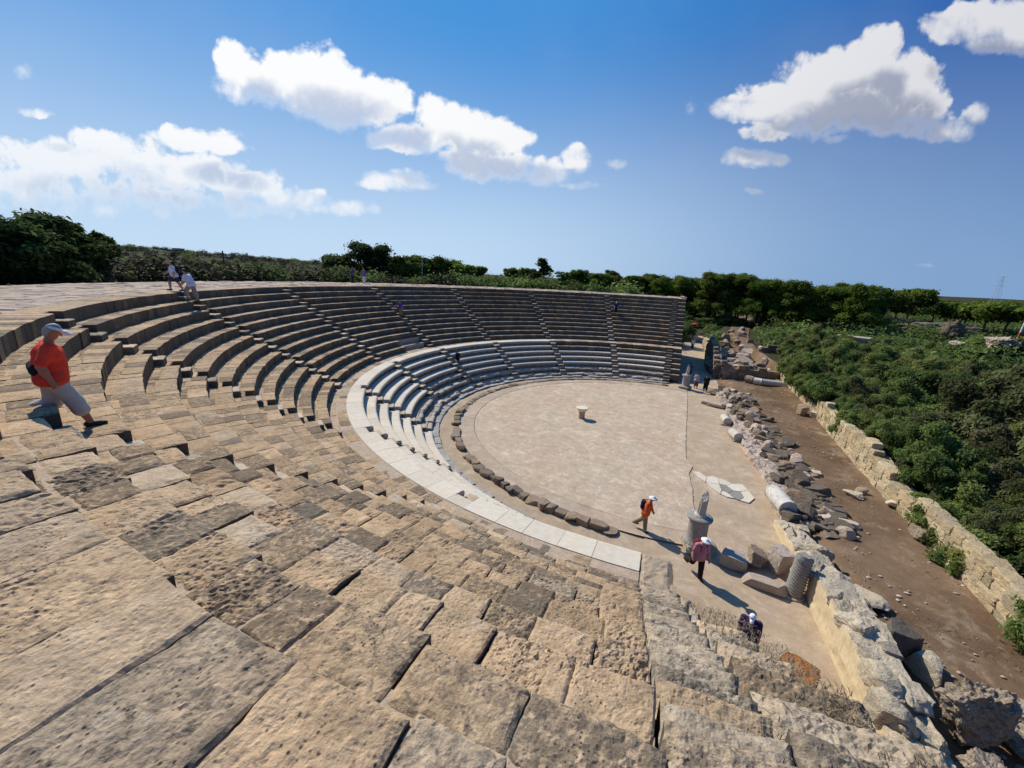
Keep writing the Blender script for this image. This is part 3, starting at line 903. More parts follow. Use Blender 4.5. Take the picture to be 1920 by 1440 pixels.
def rock(name, label, cat, loc, size, seed, mat=None, rz=0.0, blocky=.6, group=None, tone=(1, .5, .5), sink=.12, tilt=(0, 0), rough=.12, sub=3):
    m = rock_mb(size, seed, blocky, sub, tone, rough)
    o = m.obj(name, mat or M_ROCK)
    zmin = min(v[2] for v in np.concatenate(m.V))
    o.location = (loc[0], loc[1], loc[2] - zmin - sink * size[2]); o.rotation_euler = (tilt[0], tilt[1], rz)
    return tag(o, label, cat, group)


def lathe_mb(prof, n=40, flute=0, fdepth=0.0, twist=0.0, noise=.0, seed=0, tone=(1, .5, .5), fl_from=0, fl_to=99, broken=0.0):
    """profile [(r, z)...] turned about z; optional flutes and twist; the top can be broken off aslant"""
    aa = np.linspace(0, 2 * math.pi, n, endpoint=False); m = len(prof)
    V = np.zeros((n, m, 3))
    for j, (r, z) in enumerate(prof):
        rr2 = np.full(n, r, float)
        if flute and fl_from <= j <= fl_to: rr2 = r * (1 - fdepth * (.5 + .5 * np.cos(flute * aa + twist * z)))
        V[:, j, 0] = rr2 * np.cos(aa); V[:, j, 1] = rr2 * np.sin(aa); V[:, j, 2] = z
    top = prof[-1][1]
    if broken:
        cut = top - broken * (.5 + .5 * np.cos(aa + seed)) - broken * .4 * np.abs(fbm(np.stack([np.cos(aa) * 2, np.sin(aa) * 2, aa * 0 + seed], -1), 3, seed))
        V[..., 2] = np.minimum(V[..., 2], cut[:, None])
    if noise:
        P = V.reshape(-1, 3); nn = fbm(P * 4 + seed, 4, seed).reshape(n, m)
        V[..., :2] *= (1 + noise * nn)[..., None]
    Q = grid_quads(n, m, True)
    mb = MB(); mb.add(V.reshape(-1, 3), Q, None, tone)
    for j, flip in ((0, True), (m - 1, False)):
        ring = V[:, j]; c = ring.mean(0)
        W = np.concatenate([ring, [c]]); k = np.arange(n); T = np.stack([k, (k + 1) % n, np.full(n, n)], -1)
        mb.add(W, None, T[:, ::-1] if flip else T, tone)
    return mb


# ------------------------------------------------------------------ kerb of rough stones round the orchestra
kerb = empty('orchestra_kerb', (0, 0, 0)); tag(kerb, 'low ring of rough brown kerb stones around the orchestra floor', 'kerb')
a = math.radians(86)
ks = 0
while a < math.radians(266):
    dg = math.degrees(a)
    L = random.uniform(.32, .75) if dg > 226 else random.uniform(.4, 1.0)
    if not (220 < dg < 225 or 205 < dg < 207):
        am = a + L / 2 / 14.0
        hh = random.uniform(.24, .36) if 226 < dg < 262 or 190 < dg < 220 else random.uniform(.10, .2)
        m = rock_mb((random.uniform(.38, .5), L * 1.04, hh), 900 + ks, .8, 3, stone_tone(0, ks * 3, 0, .95, .12, .5), .1)
        o = m.obj('kerb_stone', M_ROCK, kerb); o.location = (14.08 * math.cos(am), 14.08 * math.sin(am), hh * .38); o.rotation_euler = (0, 0, am)
    ks += 1; a += L / 14.0

# ------------------------------------------------------------------ pedestals, columns and drums on the stage
def pedestal(loc, rz, label, shaft_label, seed, tall, sh_r):
    t = empty('statue_pedestal', loc, rz); tag(t, label, 'pedestal')
    rock_b = rock_mb((1.05, 1.0, .32), seed, .95, 3, (.95, .4, .6), .05); o = rock_b.obj('plinth', M_GREYTOP, t); o.location = (0, 0, .14)
    lathe_mb([(.46, .22), (.47, .33), (.41, .40), (.38, .46), (.365, .60), (.36, 1.18), (.375, 1.26)], 48, noise=.02, seed=seed, tone=(.80, .4, .6)).obj('drum', M_COLUMN, t, smooth=True)
    lathe_mb([(.375, 1.255), (.40, 1.30), (.46, 1.36), (.48, 1.42), (.46, 1.46), (.26, 1.49)], 48, noise=.03, seed=seed + 1, tone=(.85, .4, .7)).obj('moulding', M_COLUMN, t, smooth=True)
    s = lathe_mb([(.22, 0), (.235, .05), (.185, .10), (.17, .14), (.162, .3), (.155, .5), (.146, .7), (.138, .8), (.128, .9), (.115, 1.0), (.09, tall)], 64, 14, .16, 0, .06, seed, (.86, .6, .7), 3, 9, .36)
    so_ = s.obj('broken_column', M_WHITECOL, loc=(loc[0], loc[1], loc[2] + 1.47)); so_.rotation_euler = (math.radians(3), math.radians(2), rz)
    tag(so_, shaft_label, 'column stump')


pedestal((2.12, -13.7, .0), .3, 'round grey pedestal behind the man in the pink shirt', 'pale fluted column stump on the pedestal behind the pink shirt', 40, 1.10, .2)
pedestal((2.72, 14.0, .0), 1.1, 'round grey pedestal at the far corner of the orchestra', 'pale column stump on the far corner pedestal', 52, 1.06, .2)

t = empty('altar_table', (-5.08, -.32, .05)); tag(t, 'round stone table with a flared pale top standing alone in the orchestra', 'table')
lathe_mb([(.24, .0), (.235, .12), (.22, .3), (.235, .47), (.27, .56)], 40, noise=.02, seed=3, tone=(.95, .6, .5)).obj('stem', M_PAVE, t, smooth=True)
lathe_mb([(.265, .56), (.36, .66), (.43, .76), (.455, .80), (.45, .835), (.40, .84), (.2, .835)], 40, noise=.012, seed=4, tone=(1.1, .5, .3)).obj('table_top', M_MARBLE, t, smooth=True)

# spirally fluted column by the stage wall
zs_ = np.linspace(0, 1.72, 170)
prof = [(.33, 0), (.34, .05), (.30, .09)] + [(.285 - .03 * z / 1.8 - .05 * max(0, z - 1.55) / .17, z) for z in zs_[6:]]
sp = lathe_mb(prof, 96, 5, .11, 2 * math.pi / .115, .02, 5, (.66, .45, .6), 4, 140, .16)
o = sp.obj('spiral_column', M_COLUMN, loc=(5.22, -15.05, .0)); o.rotation_euler = (math.radians(2), math.radians(1.5), 0)
tag(o, 'grey twisted fluted column standing against the yellow stage wall', 'column')
o = lathe_mb([(.42, 0), (.42, .05), (.38, .07)], 40, noise=.06, seed=9, tone=(.95, .5, .4)).obj('column_base', M_PAVE, loc=(5.17, -15.0, .0)); o.name = 'stone_disc'; tag(o, 'cracked flat stone disc under the twisted column', 'stone disc')


def drum(name, label, loc, r, L, rz, mat, tone, seed, cat='column drum', group=None, tilt=0.0, noise=.02, flute=0):
    m = lathe_mb([(r * .94, -L / 2), (r, -L / 2 + .03)] + [(r * (1 - .04 * abs(u)), u * (L / 2 - .04)) for u in np.linspace(-1, 1, 12)] + [(r, L / 2 - .03), (r * .93, L / 2)], 40, flute, .06 if flute else 0, 0, noise, seed, tone)
    o = m.obj(name, mat, loc=(loc[0], loc[1], loc[2] + r * .96), smooth=True)
    o.rotation_euler = (math.pi / 2, 0, rz + tilt); o.rotation_mode = 'XYZ'
    return tag(o, label, cat, group)


drum('column_drum', 'white column drum lying by the rubble, farther of two', (5.28, 4.2, .0), .31, 1.05, math.radians(8), M_WHITECOL, (.88, .6, .8), 3, noise=.05)
drum('column_drum', 'white column drum lying by the rubble, nearer of two', (5.48, .75, .0), .33, 1.1, math.radians(14), M_WHITECOL, (.85, .6, .85), 4, noise=.05)
drum('column_drum', 'large veined grey white column piece leaning on the stage wall', (6.05, -8.95, .22), .40, 1.65, math.radians(10), M_COLUMN, (1.45, .4, .55), 6, noise=.06)
for q, (x, y, L, rz) in enumerate(((5.25, 3.62, .5, 1.5), (5.75, .15, .75, 1.3))):
    rock('stone_slab', ('thin tan slab under the farther white drum', 'thin tan slab under the nearer white drum')[q], 'slab', (x, y, 0), (.3, L + .2, .12), 60 + q, rz=rz, blocky=.9)
drum('fallen_column', 'long smooth grey column lying on the dirt below the dark wall', (11.6, 19.1, .32), .34, 3.1, math.radians(88), M_COLUMN, (1.15, .4, .3), 11, 'column')
drum('column_drum', 'short white column drum beside the long fallen column', (10.05, 19.2, .3), .36, .8, math.radians(70), M_WHITECOL, (.95, .4, .4), 12)
drum('column_drum', 'brown weathered drum left of the white drum by the dark wall', (9.35, 19.6, .3), .40, .8, math.radians(55), M_ROCK, (1, .6, .5), 13, noise=.05)
drum('column_drum', 'slim grey column piece tilted behind the white drum', (10.6, 20.2, .3), .25, 1.3, math.radians(30), M_COLUMN, (.9, .4, .5), 14)
drum('column_drum', 'small white drum on the path beyond the dark wall', (14.6, 42.0, .9), .42, 1.1, math.radians(50), M_WHITECOL, (1, .4, .4), 15)

rock('cut_block', 'long tan cut block on the floor before the twisted column', 'stone block', (4.25, -15.15, 0), (1.25, .42, .36), 70, M_PAVE, math.radians(-14), .98, tone=(.9, .5, .4), sink=.02, rough=.035)
rock('cut_block', 'grey rounded block lying in the shadow of the near pedestal', 'stone block', (3.35, -14.35, 0), (.85, .62, .45), 71, M_COLUMN, math.radians(-12), .9, tone=(.8, .4, .5), sink=.03, rough=.05)
rock('broken_block', 'pale rounded block leaning against the twisted column', 'stone block', (4.95, -13.9, 0), (.72, .8, .8), 72, M_PAVE, .5, .7, tone=(1.15, .2, .3), sink=.1, tilt=(.2, .1))
rock('broken_block', 'brown pitted block left of the pale rounded block', 'stone block', (4.25, -13.85, 0), (.62, .6, .55), 73, M_ROCK, .2, .7, tone=(1.1, .5, .5), sink=.1)
rock('broken_block', 'rough tan footing stone between the pitted block and the pedestal shadow', 'stone block', (3.75, -13.75, 0), (.9, .8, .42), 75, M_PAVE, .1, .5, tone=(.9, .8, .6), sink=.2)
rock('lichen_block', 'block covered in orange lichen on the near end wall', 'stone block', (2.02, -24.4, 5.12), (.44, .34, .34), 74, M_ORANGE, math.radians(-25), .98, sink=.0, rough=.05, tone=(1.1, .5, .4))
# slabs of a pale pavement left on the stage, with two grey lozenges
def flat_poly(name, pts, mat, z, tone, parent=None, th=.03):
    c = np.mean(pts, 0); n = len(pts); P = np.array(pts)
    V = np.concatenate([np.c_[P, np.full(n, z)], np.c_[P * 1.0, np.full(n, z - th)], [[c[0], c[1], z]]])
    k = np.arange(n); T = np.stack([k, (k + 1) % n, np.full(n, 2 * n)], -1); Q = np.stack([k, k + n, (k + 1) % n + n, (k + 1) % n], -1)
    m = MB(); m.add(V, Q, T, tone); return m.obj(name, mat, parent)


mo = empty('pavement_fragment', (3.9, -7.6, 0)); tag(mo, 'pale patch of old marble pavement with grey lozenges on the stage floor', 'pavement')
for q, (pts, mt, tn_) in enumerate((([(2.45, -6.25), (2.78, -6.2), (3.1, -6.75), (3.0, -7.35), (2.7, -6.95)], M_MARBLE, .98), ([(3.12, -6.72), (3.42, -6.42), (3.72, -6.6), (3.66, -7.3), (3.04, -7.4)], M_MARBLE, 1.03), ([(3.74, -6.58), (4.02, -6.62), (4.3, -6.98), (4.02, -7.3), (3.69, -7.28)], M_MARBLE, .95),
                                    ([(3.05, -7.42), (3.68, -7.32), (3.72, -7.95), (3.62, -8.4), (3.3, -8.0)], M_MARBLE, .96), ([(3.71, -7.33), (4.0, -7.34), (4.3, -7.78), (4.0, -8.16), (3.74, -7.97)], M_COLUMN, .62),
                                    ([(4.32, -6.98), (4.85, -6.78), (5.02, -7.35), (4.62, -7.7), (4.32, -7.75), (4.04, -7.32)], M_MARBLE, 1.05), ([(3.65, -8.4), (3.75, -8.0), (3.99, -8.18), (4.22, -8.6), (3.9, -8.62)], M_MARBLE, 1.0),
                                    ([(4.32, -7.8), (4.62, -7.74), (4.7, -8.3), (4.45, -8.72), (4.24, -8.6), (4.02, -8.18)], M_COLUMN, .66), ([(4.65, -7.74), (5.03, -7.38), (5.2, -8.15), (4.85, -8.8), (4.48, -8.72), (4.73, -8.3)], M_MARBLE, 1.0))):
    flat_poly('paving_slab', [(a - 3.9, b + 7.6) for a, b in pts], mt, .06 + .004 * (q % 3), (tn_, .4, .4), mo, .05)


# ------------------------------------------------------------------ stage wall, ruined walls
def wall_strip(ys, x0f, x1f, zb0f, zb1f, hf, rough, seed, nx=12, step=None):
    """a long wall along y: front face, worn top, back face, as one displaced sheet"""
    n = len(ys); cols = []
    for y in ys:
        a, b, h = x0f(y), x1f(y), hf(y)
        nf = max(4, 8)
        row = [(a, y, zb0f(y) + (h - zb0f(y)) * u) for u in np.linspace(0, .94, nf)]
        row += [(a + .05 + (b - a - .1) * u, y, h) for u in np.linspace(0, 1, nx)]
        row += [(b, y, zb1f(y) + (h - zb1f(y)) * u) for u in np.linspace(.9, 0, 5)]
        cols.append(row)
    V = np.array(cols); m = V.shape[1]; P = V.reshape(-1, 3)
    d = np.stack([fbm(P * 2.1 + 11, 4, seed), fbm(P * 2.1 + 37, 4, seed + 1) * .5, fbm(P * 2.1 + 71, 4, seed + 2) * 1.2], -1)
    d += .5 * np.stack([fbm(P * 8 + 5, 3, seed + 3), P[:, 0] * 0, fbm(P * 8 + 9, 3, seed + 4)], -1)
    wgt = np.ones((n, m)); wgt[:, 0] = .2; wgt[:, -1] = .2
    amp = rough(P[:, 1]) if callable(rough) else rough
    P = P + d * (np.asarray(amp) * wgt.ravel())[:, None] if np.ndim(amp) else P + d * amp * wgt.ravel()[:, None]
    return P.reshape(n, m, 3)


sw = empty('stage_wall', (6.3, -12, 0)); tag(sw, 'low yellow plastered stage wall with a broad grey broken top', 'wall')
ys = np.arange(-27, -10.3, .07)
hf = lambda y: float(np.interp(y, [-27, -21, -19.8, -19.5, -17.5, -16, -13.7, -12.5, -11, -10], [.95, .95, 1.0, 1.28, 1.36, 1.28, .86, .72, .5, .3]))
P = wall_strip(ys, lambda y: 5.58, lambda y: float(np.interp(y, [-27, -19, -17, -14.5, -10], [6.5, 6.55, 6.65, 6.55, 6.5])), lambda y: 0, lambda y: .15, lambda y: hf(y) - .05, .06, 3, 16)
n, m = P.shape[:2]
loc = np.array([6.3, -12, 0]); P = P - loc
mb = MB(); mb.add(P[:, :8].reshape(-1, 3), grid_quads(n, 8), None, (1.0, .5, .35)); mb.obj('plaster_face', M_PLASTER, sw)
tn = np.stack([np.clip(.95 + .35 * fbm(P[:, 7:].reshape(-1, 3) * .9, 3, 8), .6, 1.3), np.full(n * (m - 7), .4), np.full(n * (m - 7), .5)], -1)
mb = MB(); mb.add(P[:, 7:].reshape(-1, 3), grid_quads(n, m - 7), None, tn)
c0 = P[0]; c1 = P[-1]; mb.add(np.concatenate([c1, [c1.mean(0)]]), None, [[j, j + 1, m] for j in range(m - 1)], (1, .4, .5))
mb.obj('broken_top', M_GREYTOP, sw)
rg = np.random.default_rng(55); mb = MB(); y = -26.5
pr2 = [rock_mb((1, 1, 1), 1600 + q, .7, 3, (1, .5, .5), .24) for q in range(10)]; pr2 = [(np.concatenate(p.V), p.T[0]) for p in pr2]
while y < -10.4:
    L = rg.uniform(.35, .85); x = 5.62
    while x < 6.6:
        wd = rg.uniform(.28, .62); V_, T_ = pr2[rg.integers(10)]; h_ = rg.uniform(.22, .42)
        edge_ = x > 6.2
        a_ = rg.normal() * .15; ca, sa = math.cos(a_), math.sin(a_)
        zt_ = hf(y + L / 2) + (rg.uniform(-.04, .05) if not edge_ else rg.uniform(-.35, .02))
        W_ = V_ * np.array([wd * 1.02, L * 1.02, h_])
        W_ = np.stack([W_[:, 0] * ca - W_[:, 1] * sa + min(x + wd / 2, 6.5), W_[:, 0] * sa + W_[:, 1] * ca + y + L / 2, W_[:, 2] + zt_ - h_ * .38], -1) - loc
        if rg.random() < .86: mb.add(W_, None, T_, (rg.uniform(.8, 1.25), rg.random() * .7, rg.random()))
        x += wd
    y += L * .97
mb.obj('top_stones', M_GREYTOP, sw)

fw = empty('wall_footing', (6.3, 2, 0)); tag(fw, 'pale ruined footing running along the stage edge under the rubble', 'wall')
ys = np.arange(-10.6, 14.6, .08)
P = wall_strip(ys, lambda y: 5.82 + .12 * math.sin(y * .9) - .02 * y, lambda y: 7.2 + .15 * math.sin(y * 1.3), lambda y: -.02, lambda y: .1,
               lambda y: .30 + .16 * fbm(np.array([[y * .9, 0, 0]]), 3, 77)[0], .15, 13, 16) - np.array([6.3, 2, 0])
n, m = P.shape[:2]
tn = np.stack([np.clip(1.0 + .35 * fbm(P.reshape(-1, 3) * 1.2, 3, 8), .6, 1.3), np.full(n * m, .5), np.full(n * m, .45)], -1)
mb = MB(); mb.add(P.reshape(-1, 3), grid_quads(n, m), None, tn); mb.obj('footing', M_PAVE, fw)

# the two stones on the wall's near end, the big stones fallen on its dirt side
rock('wall_stone', 'grey stone on the wall edge, upper of two near the bottom', 'stone block', (5.78, -19.25, 1.02), (.6, .62, .45), 81, M_GREYTOP, .2, .8, tone=(1, .4, .5), sink=.1)
rock('wall_stone', 'grey stone on the wall edge, lower of two near the bottom', 'stone block', (5.74, -19.9, .72), (.62, .7, .6), 82, M_GREYTOP, .1, .8, tone=(.95, .4, .6), sink=.1)
rock('fallen_block', 'big dark rough block lying on the dirt side of the stage wall', 'stone block', (7.12, -17.0, .35), (.85, .75, .75), 83, M_ROCK, .4, .5, tone=(.75, .2, .9), sink=.1)
rock('fallen_block', 'pale tilted block right of the big dark rough block', 'stone block', (7.7, -17.35, .25), (.6, .7, .55), 84, M_GREYTOP, .5, .9, tone=(1.1, .4, .3), sink=.15, tilt=(.2, .15), rough=.07)
rock('fallen_block', 'flat pale slab on the dirt beside the stage wall', 'slab', (7.25, -14.7, .25), (.9, .9, .3), 85, M_GREYTOP, .7, .9, tone=(1, .4, .4), sink=.1)
for q, (x, y, z, sx, sy, sz, lab) in enumerate(((7.65, -19.2, .25, .85, .85, 1.15, 'tall craggy grey rock standing in the bottom right corner'), (8.5, -18.75, .25, 1.0, .8, .75, 'brown craggy rock at the right of the corner rocks'),
                                            (7.4, -20.35, .25, .7, .65, .55, 'rounded grey rock below the tall corner rock'), (8.35, -20.2, .25, .75, .75, .6, 'dark rock in the shade of the corner rocks'))):
    rock('craggy_rock', lab, 'rock', (x, y, z), (sx, sy, sz), 90 + q, M_ROCK, q * .8, .4, tone=((1.25, 1.35, 1.5, 1.2)[q], .35, .6), sink=.1, rough=.32, sub=4)

# rubble: loose stones between footing and dirt; a dozen shapes, each stone its own object
proto = []
for q in range(14):
    rg = np.random.default_rng(300 + q)
    m = rock_mb((rg.uniform(.7, 1.25), rg.uniform(.6, 1.0), rg.uniform(.38, .7)), 200 + q, .7, 3, (1, .5, .5), .11)
    t_ = stone_tone(q * 5, q * 9, 0, [1.0, .8, .95, .7, 1.3][q % 5], .08)
    m.C = [np.broadcast_to(np.array(t_), c.shape) for c in m.C]
    proto.append(m.mesh('fallen_stone', M_ROCK if q % 5 != 4 else M_PAVE))
placed = []
k = 0; tries = 0
while k < 260 and tries < 12000:
    tries += 1
    y = random.uniform(-10.8, 14.5)
    x = float(np.interp(y, [-11, -6, 0, 6, 14.5], [7.5, 7.7, 7.55, 7.2, 6.9])) + random.gauss(0, .55)
    if x < 6.0 or x > 9.0: continue
    s = random.choice([.28, .35, .45, .55, .65, .8] if y > -1 else [.32, .45, .55, .65, .75]) * random.uniform(.85, 1.15)
    if any((x - a) ** 2 + (y - b) ** 2 < (.25 * (s + c)) ** 2 for a, b, c in placed): continue
    placed.append((x, y, s))
    z = .34 if x < 7.1 else .20
    o = bpy.data.objects.new('fallen_stone', proto[k % 14]); COL.objects.link(o)
    o.location = (x, y, z + s * .16); o.scale = (s, s, s * random.uniform(.8, 1.15)); o.rotation_euler = (random.uniform(-.35, .35), random.uniform(-.35, .35), random.uniform(0, 6.28))
    if k % 5 == 4: tag(o, 'pale fallen stone in the long rubble heap beside the stage floor', 'stone', 'pale rubble stones along the stage')
    else: tag(o, 'brown fallen stone in the long rubble heap beside the stage floor', 'stone', 'brown rubble stones along the stage')
    k += 1
rock('long_stone', 'long pale slab with dark broken edge lying on the far stage floor', 'slab', (4.95, 8.9, 0), (2.0, .75, .32), 66, M_PAVE, math.radians(-18), .9, tone=(1.0, .5, .5), sink=.05)
rock('long_stone', 'rounded brown stone right of the long pale slab', 'stone', (5.95, 8.35, 0), (.9, .7, .5), 67, M_ROCK, .2, .4, sink=.1)
rock('long_stone', 'flat brown stone at the far end of the rubble', 'stone', (5.35, 13.4, 0), (1.2, .8, .4), 68, M_ROCK, .2, .4, sink=.15, tone=(1.15, .7, .3))
for q, (x, y, sx, lab) in enumerate(((10.0, -6.1, .7, 'flat pale stone alone in the middle of the dirt strip'), (10.45, -5.5, .55, 'brown stone just behind the lone pale stone on the dirt'), (8.95, -4.0, .5, 'small pale stone on the dirt beside the rubble'),
                                     (11.5, -6.6, .7, 'pale slab stone on the dirt near the yellow masonry wall'), (11.3, -11.4, .5, 'white stone leaning at the foot of the yellow masonry wall'),
                                     (11.25, -9.3, .75, 'grey brown boulder against the foot of the masonry wall'), (12.2, 8.0, .95, 'squared grey block at the start of the yellow masonry wall'), (11.5, 8.8, .9, 'brown boulder beside the squared grey block'))):
    rock('loose_stone', lab, 'stone', (x, y, .3 if x < 11.2 else .42), (sx, sx * .8, sx * (.35 if q < 4 else .65)), 140 + q, M_GREYTOP if q in (0, 2, 3, 4, 6) else M_ROCK, q * .7, .6 if q != 6 else .98, tone=(1.1, .5, .4), sink=.12)
# pebbles and chips on the dirt
mb = MB(); V0, F0 = ico(1)
for _ in range(1100):
    x, y = random.uniform(7.4, 12.2), random.uniform(-24, 21)
    if random.random() < .5: x = 7.6 + abs(random.gauss(0, .9))
    s = .010 + .055 * random.random() ** 4
    z = .02 + .27 * float(sstep(np.array(x), 6.6, 7.7)) + .25 * float(sstep(np.array(x), 11.2, 12.6))
    mb.add(V0 * np.array([s * random.uniform(.8, 1.7), s, s * .6]) + np.array([x, y, z + .02]), None, F0, (random.uniform(.8, 1.4), random.random(), random.random()))
struct(mb.obj('stone_chips', M_PAVE), 'stuff', 'pale stone chips scattered over the reddish dirt', 'stone chips')


rg = np.random.default_rng(909); n = 2600; m = MB()
xs = rg.uniform(7.5, 11.9, n); ysx = rg.uniform(-24, 21, n); kp = fbm(np.stack([xs * .7, ysx * .5, xs * 0], -1), 3, 77) > -.05; xs, ysx = xs[kp], ysx[kp]; n = len(xs)
zs = .02 + .27 * sstep(xs, 6.6, 7.7) + .25 * sstep(xs, 11.2, 12.6) + .06; an = rg.uniform(0, 6.28, n); ln = rg.uniform(.05, .22, n); wd = .006
dx, dy = np.cos(an), np.sin(an)
V = np.stack([np.stack([xs - dy * wd, ysx + dx * wd, zs], -1), np.stack([xs + dy * wd, ysx - dx * wd, zs], -1), np.stack([xs + dx * ln + dy * wd, ysx + dy * ln - dx * wd, zs + rg.uniform(-.01, .05, n)], -1), np.stack([xs + dx * ln - dy * wd, ysx + dy * ln + dx * wd, zs + .01], -1)], 1).reshape(-1, 3)
m.add(V, np.arange(n * 4).reshape(-1, 4), None, np.repeat(np.stack([rg.uniform(.5, 1.2, n), rg.random(n), rg.random(n)], -1), 4, 0))
struct(m.obj('dry_straw', M_DRYGRASS), 'stuff', 'dry straw and stalks lying on the reddish dirt', 'dry straw')


def masonry_wall(name, label, path, base, tops, thick, seed, mat, course=.36, parent=None):
    """coursed rubble wall following a plan polyline; blocks stand in and out of the face"""
    path = np.array(path, float); seg = np.linalg.norm(np.diff(path, axis=0), axis=1); S = np.concatenate([[0], np.cumsum(seg)])
    n = int(S[-1] / .07) + 1; ss = np.linspace(0, S[-1], n)
    px, py = np.interp(ss, S, path[:, 0]), np.interp(ss, S, path[:, 1])
    tx, ty = np.gradient(px), np.gradient(py); L = np.hypot(tx, ty); nx_, ny_ = -ty / L, tx / L           # left-hand normal = face side
    hb = np.interp(ss, S, base); ht = np.interp(ss, S, tops) + .22 * fbm(np.stack([ss * .9, ss * 0, ss * 0], -1), 3, seed) + .12 * fbm(np.stack([ss * 3, ss * 0, ss * 0], -1), 2, seed + 1)
    nv = 26; nt = 8; m = nv + nt + 4
    V = np.zeros((n, m, 3)); rg = np.random.default_rng(seed)
    tone = np.zeros((n, m, 3))
    for j in range(m):
        if j < nv: u = j / (nv - 1); z = hb + (ht - hb) * u; off = -.10 * u * np.ones(n)
        elif j < nv + nt: z = ht + .0; off = -.12 - (thick - .14) * ((j - nv + 1) / nt) * np.ones(n)
        else: z = ht - (ht - hb) * ((j - nv - nt + 1) / 4); off = np.full(n, -thick)
        ci = np.floor((z - hb) / course).astype(int)
        bi = np.floor((ss + .31 * (ci % 3)) / (.55 + .12 * ((ci * 7) % 4))).astype(int)
        hsh = vhash(bi, ci, bi * 0, seed); h2 = vhash(bi, ci, bi * 0 + 3, seed)
        fu = ((ss + .31 * (ci % 3)) / (.55 + .12 * ((ci * 7) % 4))) % 1.0; fz = ((z - hb) / course) % 1.0
        jo = np.minimum(np.minimum(fu, 1 - fu) * 6, np.minimum(fz, 1 - fz) * 5); jo = np.clip(jo, 0, 1)
        if j < nv: off = off + (hsh - .5) * .20 + .10 * (jo - 1)
        V[:, j, 0] = px + nx_ * off; V[:, j, 1] = py + ny_ * off; V[:, j, 2] = z
        tone[:, j] = np.stack([(.72 + .5 * h2) , hsh, h2], -1)
    Pp = V.reshape(-1, 3)
    V = V + .05 * np.stack([fbm(Pp * 3, 4, seed + 5), fbm(Pp * 3 + 9, 4, seed + 6), fbm(Pp * 3 + 33, 4, seed + 7)], -1).reshape(V.shape)
    mb = MB(); mb.add(V.reshape(-1, 3), grid_quads(n, m)[:, ::-1], None, tone.reshape(-1, 3))
    for e, fl in ((0, False), (n - 1, True)):
        c = V[e].mean(0); T = [[j + 1, j, m] if not fl else [j, j + 1, m] for j in range(m - 1)]
        mb.add(np.concatenate([V[e], [c]]), None, T, tone[e].mean(0))
    o = mb.obj(name, mat, parent)
    return o


PATH = np.array([(13.4, 23.5), (13.1, 17), (12.75, 9.9), (12.5, 6), (12.25, 2), (12.0, -2.4), (11.85, -6), (11.72, -10.5), (11.5, -14.4), (11.4, -19), (11.3, -26)])
S_ = np.concatenate([[0], np.cumsum(np.linalg.norm(np.diff(PATH, axis=0), axis=1))])
TOPS = [2.3, 1.9, 1.5, 2.0, 2.05, 2.15, 1.45, 1.65, 1.75, 1.8, 1.8]
mw = empty('masonry_wall', (12.2, 0, 0)); tag(mw, 'long crumbling yellow masonry wall along the dirt strip under the green bushes', 'wall')
protos = []
for q in range(12):                                        # squared blocks with worn arrises
    Vq = ICO3 / np.abs(ICO3).max(1)[:, None]; Vq = Vq * .93 + ICO3 * .07
    Vq = Vq * .52 * (1 + .085 * fbm(Vq * 2.0 + q * 9, 3, 1500 + q)[:, None] + .05 * fbm(Vq * 6 + q * 5, 3, 1520 + q)[:, None])
    protos.append((Vq, ICO3F))


def stone_courses(mb, z0, rg, PATH, TOPS, seed=21, depth=.5, lo=.38, hi=.95, hmin=.28, hmax=.44, jut=.035):
    S_ = np.concatenate([[0], np.cumsum(np.linalg.norm(np.diff(PATH, axis=0), axis=1))])
    z = z0; c = 0
    while z < max(TOPS) + .6:
        h = rg.uniform(hmin, hmax); s = rg.uniform(0, .4)
        while s < S_[-1] - .2:
            L = rg.uniform(lo, hi); sm = s + L / 2; top = np.interp(sm, S_, TOPS) + .45 * fbm(np.array([[sm * .8, 0, 0]]), 3, seed)[0]
            if z + h * .6 < top:
                x, y = np.interp(sm, S_, PATH[:, 0]), np.interp(sm, S_, PATH[:, 1])
                t = np.array([np.interp(sm + .1, S_, PATH[:, 0]) - x, np.interp(sm + .1, S_, PATH[:, 1]) - y]); an = math.atan2(t[1], t[0])
                V, T = protos[rg.integers(12)]
                W = V * np.array([L * .99, depth, h * 1.0]) ; ca, sa = math.cos(an), math.sin(an)
                nx_, ny_ = sa, -ca; o_ = rg.uniform(-jut, jut) - depth * .38 - .05 * (z - z0)
                W = np.stack([W[:, 0] * ca - W[:, 1] * sa + x - nx_ * -o_ * -1, W[:, 0] * sa + W[:, 1] * ca + y - ny_ * -o_ * -1, W[:, 2] + z + h / 2], -1)
                b = rg.uniform(.72, 1.2); mb.add(W, None, T, (b, rg.random(), rg.random() * .8))
            s += L
        z += h * .97; c += 1


